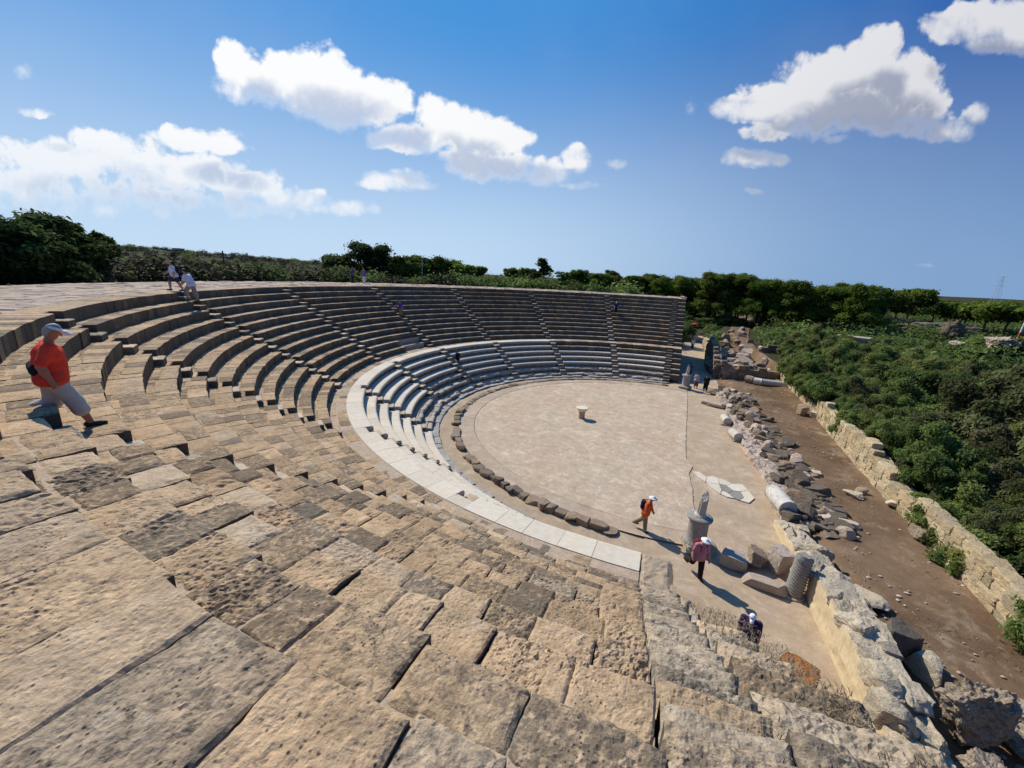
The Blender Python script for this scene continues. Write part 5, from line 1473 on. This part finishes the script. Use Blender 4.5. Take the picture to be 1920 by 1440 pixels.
def tube(mb, pts, rad, n=8, tone=(1, .5, .5)):
    pts = np.array(pts, float); m = len(pts); V = []
    for j in range(m):
        t = pts[min(j + 1, m - 1)] - pts[max(j - 1, 0)]; t /= np.linalg.norm(t) + 1e-9
        a = np.cross(t, (0.31, 0.95, 0.05)); a /= np.linalg.norm(a); b = np.cross(t, a)
        for i in range(n):
            an = 2 * math.pi * i / n; V.append(pts[j] + (a * math.cos(an) + b * math.sin(an)) * rad[j])
    Q = [[j * n + i, j * n + (i + 1) % n, (j + 1) * n + (i + 1) % n, (j + 1) * n + i] for j in range(m - 1) for i in range(n)]
    mb.add(np.array(V), Q, None, tone)


# bushes: a handful of crowns, every bush its own object
bush_mesh = []
for q in range(6):
    m = MB(); leaf_cloud(m, lumpy_clumps(1.0, 1.25, 62, 400 + q), 34000, .042, 410 + q, .5, 1.6); bush_mesh.append(m.mesh('shrub_leaves', (M_SHRUB, M_SHRUB, M_OLIVE, M_SHRUB, M_SHRUB, M_OLIVE)[q]))
core_mesh = []  # dark lumps added inside each crown to keep light from leaking through, plus twigs
for q in range(6):
    m = MB()
    for (x, y, z, a, b, c) in lumpy_clumps(1.0, 1.25, 62, 400 + q): m.add(ICO3[:162] * 0 if False else (ico(1)[0] * np.array([a, b, c]) * .48 + np.array([x, y, z])), None, ico(1)[1], (.55, .3, .2))
    twigs(m, 1.1, 1.2, 18, 430 + q, .016)
    core_mesh.append(m.mesh('shrub_core_twigs', M_DARKTREE))


def shrub(loc, R, Hs, q, rz, label, group=None, name='shrub'):
    o = bpy.data.objects.new(name, bush_mesh[q]); COL.objects.link(o); o.location = loc; o.scale = (R, R, Hs); o.rotation_euler = (0, 0, rz)
    c = bpy.data.objects.new('core_twigs', core_mesh[q]); COL.objects.link(c); c.parent = o
    return tag(o, label, 'bush', group)


def tz(x, y): return float(terrain_z(np.array([x], float), np.array([y], float))[0])


spots = []
def free(x, y, r, f=.47): return all((x - a) ** 2 + (y - b) ** 2 > (f * (r + c)) ** 2 for a, b, c in spots)


# named ones first: the tall dark bush at the right edge, those hanging over the wall
for (x, y, R, Hs, q, lab) in ((19.0, 1.0, 3.0, 4.3, 2, 'tall dull olive bush rising above the others at the right edge'), (19.5, -5.0, 2.7, 4.0, 5, 'dark olive bush at the right edge in front of the tall one'),
                              (14.3, 12.6, 1.5, 1.6, 0, 'dense green bush crowding the wall end beyond the squared block'), (14.4, 18.6, 1.5, 1.9, 1, 'green bush above the end of the fallen grey column')):
    shrub((x, y, tz(x, y) - .25), R, Hs, q, x, lab); spots.append((x, y, R))
for k in range(16):
    y = 8.6 + k * .95; x = float(np.interp(y, [6, 10, 24], [13.1, 13.05, 13.7])) + random.uniform(-.25, .5); R = random.uniform(1.1, 1.6); q = random.choice([0, 1, 3, 4]); spots.append((x, y, R))
    shrub((x, y, tz(x + .8, y) - .1), R, R * random.uniform(1.0, 1.5), q, random.uniform(0, 6.28), 'green bush spilling over the far half of the yellow masonry wall', 'bushes spilling over the masonry wall')
cnt = 0
for k in range(5200):
    if k < 900: y = random.uniform(-24, 30); x = float(np.interp(y, [-26, -14.4, -2.4, 6, 10, 24], [12.15, 12.35, 12.8, 13.2, 13.6, 14.4])) - .1 + 2.6 * random.random() ** 1.7; R = random.uniform(.9, 1.6)
    elif k < 2600: x, y = random.uniform(14, 34), random.uniform(-18, 46); R = random.uniform(1.1, 2.0)
    else: x, y = random.uniform(14, 90), random.uniform(10, 125); R = random.uniform(1.5, 3.0)
    if y > 24 and x < 14.6 + (y - 24) * .15: continue
    if x - 13 > (y + 40) * 1.0: continue
    if cnt >= 295 or not free(x, y, R): continue
    spots.append((x, y, R)); cnt += 1
    q = random.choice([0, 1, 3, 4, 0, 1, 3, 4, 2, 5])
    g_ = 'olive' if q in (2, 5) else 'green'
    shrub((x, y, tz(x, y) - .25), R, R * random.uniform(1.15, 1.75), q, random.uniform(0, 6.28), ('dull olive bush' if q in (2, 5) else 'leafy green bush') + ' in the dense thicket behind the yellow masonry wall', g_ + ' bushes of the thicket')
for (x, y, R, Hs, lab) in ((1.2, 44.5, 2.6, 3.6, 'dark bush against the far end of the seating'), (3.0, 52, 2.6, 3.2, 'dark bush behind the passage on its left'), (9.3, 49, 1.9, 1.2, 'low clipped green bush over the wall at the passage end'),
                           (8.2, 78, 2.6, 2.2, 'round green bush alone on the bare slope under the pines'), (16, 84, 3, 2.4, 'round bush at the top of the sandy path')):
    shrub((x, y, tz(x, y) - .2), R, Hs, random.choice([0, 1, 3]), x, lab)

# trees
def tree(loc, Ht, R, kind, seed, label, group=None, n=9000, leaf=.22):
    n = int(n * 1.25); rg = np.random.default_rng(seed); root = empty('tree' if kind != 'pine' else 'pine_tree', loc); tag(root, label, 'tree', group)
    m = MB(); trunk_top = Ht * (.55 if kind != 'umbrella' else .7)
    lean = rg.normal(size=2) * .06 * Ht
    tube(m, [(0, 0, -.3), (lean[0] * .3, lean[1] * .3, trunk_top * .5), (lean[0], lean[1], trunk_top), (lean[0] * 1.2, lean[1] * 1.2, Ht * .85)], [Ht * .03, Ht * .024, Ht * .017, Ht * .006], 8)
    clumps = []
    nc = 34 if kind != 'cypress' else 18
    for j in range(nc):
        a = rg.uniform(0, 6.283)
        if kind == 'cypress':
            u = rg.random(); q = R * (1 - .75 * u) * rg.uniform(.2, .8); z = Ht * (.12 + .82 * u); r0 = R * (.55 - .35 * u) * rg.uniform(.7, 1.2)
        elif kind == 'umbrella':
            q = R * math.sqrt(rg.random()) * .8; z = Ht * rg.uniform(.62, .9) - .1 * q; r0 = R * rg.uniform(.24, .4)
        else:
            u = rg.random(); q = R * math.sqrt(rg.random()) * .85 * (1 - .35 * u); z = Ht * (.2 + .70 * u); r0 = R * rg.uniform(.2, .36)
        c = np.array([q * math.cos(a) + lean[0], q * math.sin(a) + lean[1], z]); clumps.append((*c, r0, r0, r0 * rg.uniform(.55, .8)))
        tube(m, [(lean[0] * .8, lean[1] * .8, min(trunk_top, z * .75)), c * np.array([.6, .6, .92]), c], [Ht * .009, Ht * .006, .02], 5)
    m.obj('trunk', M_BARK, root)
    m = MB(); leaf_cloud(m, clumps, n, leaf, seed + 1, .55, 1.45)
    m.obj('crown', {'pine': M_PINE, 'dark': M_DARKTREE, 'olive': M_OLIVE, 'umbrella': M_PINE, 'cypress': M_DARKTREE}[kind], root)
    return root


def tree_at(px, top_y, dist, R, kind, seed, label, group=None, **kw):
    x, y, _ = bearing(px, dist, py=top_y); z = tz(x, y)
    v = CF + CR * (px - 960) / FPX - CU * (top_y - 720) / FPX; zt = CAM[2] + v[2] / math.hypot(v[0], v[1]) * dist
    return tree((x, y, z), max(2.5, (zt - z) * 1.03), R, kind, seed, label, group, **kw)


for q, (px, ty, D, R, lab) in enumerate(((-40, 412, 40, 3.4, 'big dark evergreen at the left border of the photo'), (35, 404, 43, 3.0, 'tallest dark evergreen of the left clump'), (105, 408, 46, 2.6, 'dark evergreen with a sky gap on its left in the left clump'),
                                         (182, 437, 52, 2.2, 'small dark evergreen at the right end of the left clump'), (70, 455, 39, 2.2, 'low dark evergreen in front of the left clump'), (140, 462, 44, 2.0, 'low spreading evergreen right of the tallest in the left clump'))):
    tree_at(px, ty, D, R, 'dark', 500 + q, lab, n=9000, leaf=.20)
for q, (px, ty, D, R, lab) in enumerate(((640, 478, 84, 4.6, 'round green tree at the left end of the middle clump'), (695, 461, 84, 5.0, 'tallest round green tree behind the couple on the rim'), (755, 484, 82, 4.8, 'wide green tree right of the tallest in the middle clump'),
                                         (800, 481, 86, 5.0, 'bushy green tree near the thin pole in the middle clump'), (838, 488, 88, 4.4, 'bushy green tree at the right end of the middle clump'))):
    tree_at(px, ty, D, R, 'dark' if q < 2 else 'pine', 520 + q, lab, n=14000, leaf=.26)
for q, (px, ty, D) in enumerate(((868, 497, 150), (900, 498, 155), (965, 503, 165), (990, 504, 160))):
    tree_at(px, ty, D, 3.6, 'umbrella', 540 + q, 'small far tree on the skyline right of the middle clump', 'far skyline trees', n=2500, leaf=.5)
tree_at(1022, 486, 120, 4.2, 'cypress', 550, 'dark jagged conifer standing taller than the trees around it', n=5000, leaf=.4)
pines = []
for q in range(9):
    m = MB(); rg = np.random.default_rng(600 + q)
    clumps = []
    for j in range(44):
        a = rg.uniform(0, 6.283); u = rg.random(); qq = math.sqrt(rg.random()) * .40 * (1 - .62 * u)
        r0 = rg.uniform(.055, .12); clumps.append((qq * math.cos(a), qq * math.sin(a), .30 + .60 * u, r0, r0, r0 * .75))
    leaf_cloud(m, clumps, 15000, .017, 610 + q, .5, 1.5)
    tb = MB(); tube(tb, [(0, 0, -.05), (.01, .01, .3), (.0, .02, .8)], [.022, .018, .006], 7)
    for c in clumps[:12]: tube(tb, [(0, 0, c[2] * .7), (c[0], c[1], c[2])], [.007, .003], 4)
    pines.append((m.mesh('crown', M_PINE), tb.mesh('trunk', M_BARK)))
px = 1050.0; k = 0
while px < 1640:
    for row in range(2):
        D = (120 if px < 1300 else 120 - (px - 1300) * .02) + row * 14 + random.uniform(-4, 4)
        pj = px + random.uniform(-10, 10) + row * 9
        top = float(np.interp(pj, [1040, 1100, 1150, 1200, 1250, 1290, 1340, 1400, 1450, 1490, 1530, 1570, 1605, 1640], [512, 507, 509, 516, 520, 521, 517, 515, 521, 527, 536, 537, 532, 548])) + random.uniform(-5, 9) + row * 1
        x, y, _ = bearing(pj, D, py=top); z = tz(x, y); v = CF + CR * (pj - 960) / FPX - CU * (top - 720) / FPX; zt = CAM[2] + v[2] / math.hypot(v[0], v[1]) * D
        Ht = max(6, (zt - z) * 1.06)
        root = empty('pine_tree', (x, y, z), random.uniform(0, 6.28)); tag(root, 'rounded green pine in the long belt of pines at the back', 'tree', 'pines of the back belt')
        cm, tm = pines[k % 9]; s = Ht * random.uniform(.95, 1.15) * .95
        for nm, me in (('crown', cm), ('trunk', tm)):
            o = bpy.data.objects.new(nm, me); COL.objects.link(o); o.parent = root; o.scale = (s, s, Ht)
        k += 1
    px += random.uniform(17, 26)
tree_at(1648, 541, 150, 6.5, 'umbrella', 560, 'broad flat topped pine just right of the pine belt', n=4000, leaf=.45)
tree_at(1716, 540, 165, 5.0, 'umbrella', 561, 'rounded pine standing alone on the right skyline', n=4000, leaf=.45)
for q, (px, ty, D) in enumerate(((1760, 566, 190), (1820, 572, 170), (1860, 566, 160), (1900, 570, 150), (1690, 560, 175))):
    tree_at(px, ty, D, 6.0, 'umbrella', 570 + q, 'low far tree in the green plain at the right', 'far trees of the right plain', n=2500, leaf=.55)

# scrub on the far slopes, as one mass
def scrub(name, mat, n, region, seed, smin, smax, leaves, label):
    rg = np.random.default_rng(seed); m = MB(); L = []
    c = 0
    while c < n:
        x, y = region(rg)
        if x is None: continue
        s = rg.uniform(smin, smax) * (1 + .5 * (rg.random() < .15)); L.append((x, y, s)); c += 1
    A = np.array(L); z = terrain_z(A[:, 0], A[:, 1])
    cl = np.stack([A[:, 0], A[:, 1], z + A[:, 2] * .3, A[:, 2] * .8, A[:, 2] * .8, A[:, 2] * rg.uniform(.45, .8, n)], -1)
    leaf_cloud(m, cl, n * leaves, (smin + smax) * .085, seed + 1, .5, 1.4)
    return struct(m.obj(name, mat), 'stuff', label, 'scrub')


def reg_left(rg):
    a = math.radians(rg.uniform(118, 200)); d = 40 * (480 / 40) ** rg.random() ** .8
    x, y = CAM[0] + d * math.cos(a), CAM[1] + d * math.sin(a)
    return (x, y) if math.hypot(x, y) > 39 else (None, None)


def reg_back(rg):
    a = math.radians(rg.uniform(55, 122)); d = 70 * (330 / 70) ** rg.random()
    x, y = CAM[0] + d * math.cos(a), CAM[1] + d * math.sin(a)
    if math.hypot(x, y) < 40 or (2 < x < 15 and y < 44) or (2.2 < x < 9.5 and y < 74) or (y < 125 and abs(x - float(np.interp(y, [23, 40, 60, 120], [11.3, 11.7, 13.7, 23.5]))) < 3.2): return (None, None)
    return x, y


scrub('hillside_scrub', M_SCRUB, 4600, reg_left, 700, .9, 2.0, 110, 'brown and green scrub covering the hillside behind the promenade')
scrub('hillside_scrub_green', M_SHRUB, 1500, reg_left, 710, .9, 2.2, 110, 'greener scrub dotted over the hillside behind the promenade').name = 'green_scrub'
scrub('plain_scrub', M_SHRUB, 2400, reg_back, 720, 1.2, 2.6, 110, 'green scrub over the plain between the thicket and the pines')

# dry grass on the near end wall
rg = np.random.default_rng(800); m = MB(); n = 5200
t0 = rg.random(n); yy = -(22.6 + 5.6 * t0); xx = .82 + (.85 + .25 * t0) * rg.beta(1.6, 1.1, n)
cl = fbm(np.stack([xx * 2.6, yy * 2.6, xx * 0], -1), 3, 6); keep = cl > -.02; xx, yy = xx[keep], yy[keep]; n = len(xx)
rz_all = [row_rz(i) for i in range(12)]
zz = np.zeros(n)
for i in range(11, -1, -1): zz = np.where(-yy >= rz_all[i][0] - .06, rz_all[i][1], zz)
b0 = np.stack([xx, yy, zz + .0], -1); ln = rg.uniform(.03, .11, n); dr = rg.normal(size=(n, 2)) * .7
tip = b0 + np.stack([dr[:, 0] * ln, dr[:, 1] * ln, ln * .45], -1); mid_ = (b0 + tip) / 2 + np.array([0, 0, .02])
sd = np.stack([-dr[:, 1], dr[:, 0], dr[:, 0] * 0], -1); sd /= np.linalg.norm(sd, axis=1)[:, None] + 1e-9; wd = .0035
V = np.stack([b0 - sd * wd, b0 + sd * wd, mid_ + sd * wd, mid_ - sd * wd, tip], 1).reshape(-1, 3); o5 = np.arange(n)[:, None] * 5
m.add(V, np.concatenate([o5 + np.array([[0, 1, 2, 3]])]), np.concatenate([o5 + np.array([[3, 2, 4]])]), np.repeat(np.stack([rg.uniform(.5, 1.2, n), rg.random(n), rg.random(n)], -1), 5, 0))
struct(m.obj('dry_grass', M_DRYGRASS), 'stuff', 'dry grass growing on the rough near end wall', 'dry grass')

# ------------------------------------------------------------------ poles, pylon, far ruins
M_POLE = plain('weathered_wood_pole', (.11, .10, .09), .9, .1, .2, 3)
M_STEEL = plain('grey_steel', (.36, .39, .44), .5, .4, .1, 3)
x, y, _ = bearing(433, 66); zb = tz(x, y); t = empty('utility_pole', (x, y, zb)); tag(t, 'wooden utility pole with a lamp on the left hillside', 'pole')
m = MB(); tube(m, [(0, 0, -.3), (0, 0, 11.35 - zb)], [.11, .08], 8); m.obj('shaft', M_POLE, t)
m = MB(); hz = 11.1 - zb; tube(m, [(-.75, 0, hz), (.3, 0, hz - .1)], [.05, .05], 6); m.obj('crossarm', M_POLE, t)
m = MB(); tube(m, [(0, 0, hz - .5), (.5, .2, hz - .35), (.8, .3, hz - .5)], [.03, .03, .16], 7); m.obj('lamp', M_STEEL, t)
w_ = empty('overhead_wire', (x, y, 11.0)); m = MB()
for s_, far_ in ((-1, (-60, 10)), (1, (45, 95))):
    P = [np.array([far_[0] * u, far_[1] * u, -1.6 * 4 * u * (1 - u) * .5 + (.6 if s_ < 0 else .4) * u]) for u in np.linspace(0, 1, 20)]
    tube(m, P, [.012] * 20, 4)
m.obj('cable', M_POLE, w_); tag(w_, 'thin overhead cable running from the left utility pole', 'cable')
x, y, _ = bearing(792, 72); zb = tz(x, y); t = empty('lamp_post', (x, y, zb)); tag(t, 'thin plain pole in front of the middle tree clump', 'pole')
m = MB(); tube(m, [(0, 0, -.3), (0, 0, 12.3 - zb)], [.06, .05], 8); m.obj('shaft', M_STEEL, t)
m = MB(); tube(m, [(0, 0, 12.25 - zb), (.25, .1, 12.3 - zb), (.4, .16, 12.2 - zb)], [.03, .05, .03], 6); m.obj('lamp_head', M_STEEL, t)
x, y, _ = bearing(1853, 620); zb = tz(x, y); t = empty('transmission_tower', (x, y, zb)); tag(t, 'faint steel transmission tower on the right horizon', 'pylon')
m = MB(); Ht = 34 - zb + 0
leg = lambda s, u: np.array([s[0] * 3.2 * (1 - u * .85), s[1] * 3.2 * (1 - u * .85), Ht * u])
for s in ((1, 1), (1, -1), (-1, 1), (-1, -1)):
    tube(m, [leg(s, 0), leg(s, 1)], [.09, .06], 4)
    for j in range(6):
        for s2 in ((-s[0], s[1]), (s[0], -s[1])): tube(m, [leg(s, j / 6), leg(s2, (j + 1) / 6)], [.04, .04], 4)
m.obj('lattice', M_STEEL, t)
m = MB()
for u in (.72, .85, .97): tube(m, [(-5, 0, Ht * u), (5, 0, Ht * u)], [.07, .07], 4)
m.obj('crossarm', M_STEEL, t)
x, y, _ = bearing(1920, 96); zb = tz(x, y); t = empty('marker_post', (x, y, zb)); tag(t, 'leaning white post with a red band at the right border', 'post')
m = MB(); tube(m, [(0, 0, 0), (.1, .05, 4.0), (.35, .1, 8.9 - zb)], [.14, .13, .10], 10); m.obj('shaft', cloth('white_paint', (.6, .6, .58)), t)
m = MB(); tube(m, [(.11, .055, 4.2), (.16, .065, 5.0)], [.148, .142], 10); m.obj('red_band', cloth('red_paint', (.45, .08, .06)), t)
for q, (px_, D_, R_, H_) in enumerate(((1905, 90, 3.2, 3.9), (1860, 84, 3.0, 3.2))):
    x, y, _ = bearing(px_, D_); shrub((x, y, tz(x, y) - .2), R_, H_, q, q, ('tall green bush hiding the foot of the leaning post', 'round green bush left of the leaning post')[q])
for q, (px, D, sx, sy, sz, lab) in enumerate(((1760, 140, 13, 4, 1.9, 'long tumbled ruin among the bushes at the right'), (1700, 150, 9, 4, 1.3, 'low stone ruin left of the long tumbled ruin'), (1795, 120, 3.6, 2.4, 2.6, 'dark ruin stump rising right of the long tumbled ruin'),
                                              (1885, 84, 5.0, 2.2, 1.5, 'heap of pinkish ruin stones near the right border'), (1810, 88, 1.4, 1.2, .8, 'pale single stone among the bushes left of the pinkish heap'))):
    x, y, _ = bearing(px, D); z = tz(x, y) + (1.5, 1.5, 1.0, 3.1, 2.6)[q]
    rock('ruin', lab, 'ruin', (x, y, z), (sx, sy, sz), 850 + q, M_PAVE if q in (3, 4) else M_ROCK, math.radians(20 + 15 * q), .4, tone=(.9 if q != 2 else .55, .6, .6), sink=.1, rough=.4, sub=4)
x, y, _ = bearing(1610, 78); t = empty('shelter', (x, y, tz(x, y)), math.radians(-28)); tag(t, 'small flat tan roof showing under the right end of the pines', 'shelter')
bz = 2.7
m = MB(); P8 = np.array([(a, b, c) for c in (bz, bz + .35) for a, b in ((-1.9, -1.3), (1.9, -1.3), (1.9, 1.3), (-1.9, 1.3))]); FQ = [[0, 3, 2, 1], [4, 5, 6, 7], [0, 1, 5, 4], [1, 2, 6, 5], [2, 3, 7, 6], [3, 0, 4, 7]]
m.add(P8, FQ); m.obj('roof', cloth('tan_roof', (.42, .33, .25)), t)
m = MB(); P8 = np.array([(a, b, c) for c in (-.5, bz - .003) for a, b in ((-1.6, -1.0), (1.6, -1.0), (1.6, 1.0), (-1.6, 1.0))]); m.add(P8, FQ); m.obj('wall', M_RUIN, t)
x, y, _ = bearing(354, 330); t = empty('white_building', (x, y, tz(x, y))); tag(t, 'tiny pale building on the left skyline', 'building')
m = MB(); hb_ = 15.4 - tz(x, y); P8 = np.array([(a, b, c) for c in (-2, hb_) for a, b in ((-2.6, -2), (2.6, -2), (2.6, 2), (-2.6, 2))]); m.add(P8, FQ); m.obj('wall', cloth('pale_render', (.55, .60, .66)), t)
m = MB(); P8 = np.array([(a, b, c) for c in (hb_ + .003, hb_ + .3) for a, b in ((-2.8, -2.2), (2.8, -2.2), (2.8, 2.2), (-2.8, 2.2))]); m.add(P8, FQ); m.obj('roof', cloth('pale_render', (.55, .60, .66)), t)
# railing at the passage end
t = empty('railing', (7.7, 49.5, .55)); tag(t, 'bent metal hand railing at the end of the passage', 'railing')
m = MB(); tube(m, [(0, 0, 0), (0, 0, 1.0), (.3, .8, 1.35), (1.3, 2.6, 1.4), (1.4, 3.0, .2)], [.035] * 5, 6); m.obj('rail', M_STEEL, t)
# litter: a scrap of pale blue plastic in a hollow of the near blocks
lit.location = (.58, -29.02, 8.06); tag(lit, 'scrap of pale blue and white litter on a near block', 'litter')
m = rock_mb((.05, .035, .022), 5, .2, 3, (1, .5, .5), .35); m.obj('wrapper', cloth('pale_blue_plastic', (.45, .62, .68)), lit)
m = rock_mb((.03, .025, .016), 6, .2, 3, (1, .5, .5), .3); m.obj('lid', cloth('white_plastic', (.7, .7, .7)), lit).location = (.02, .02, .006)
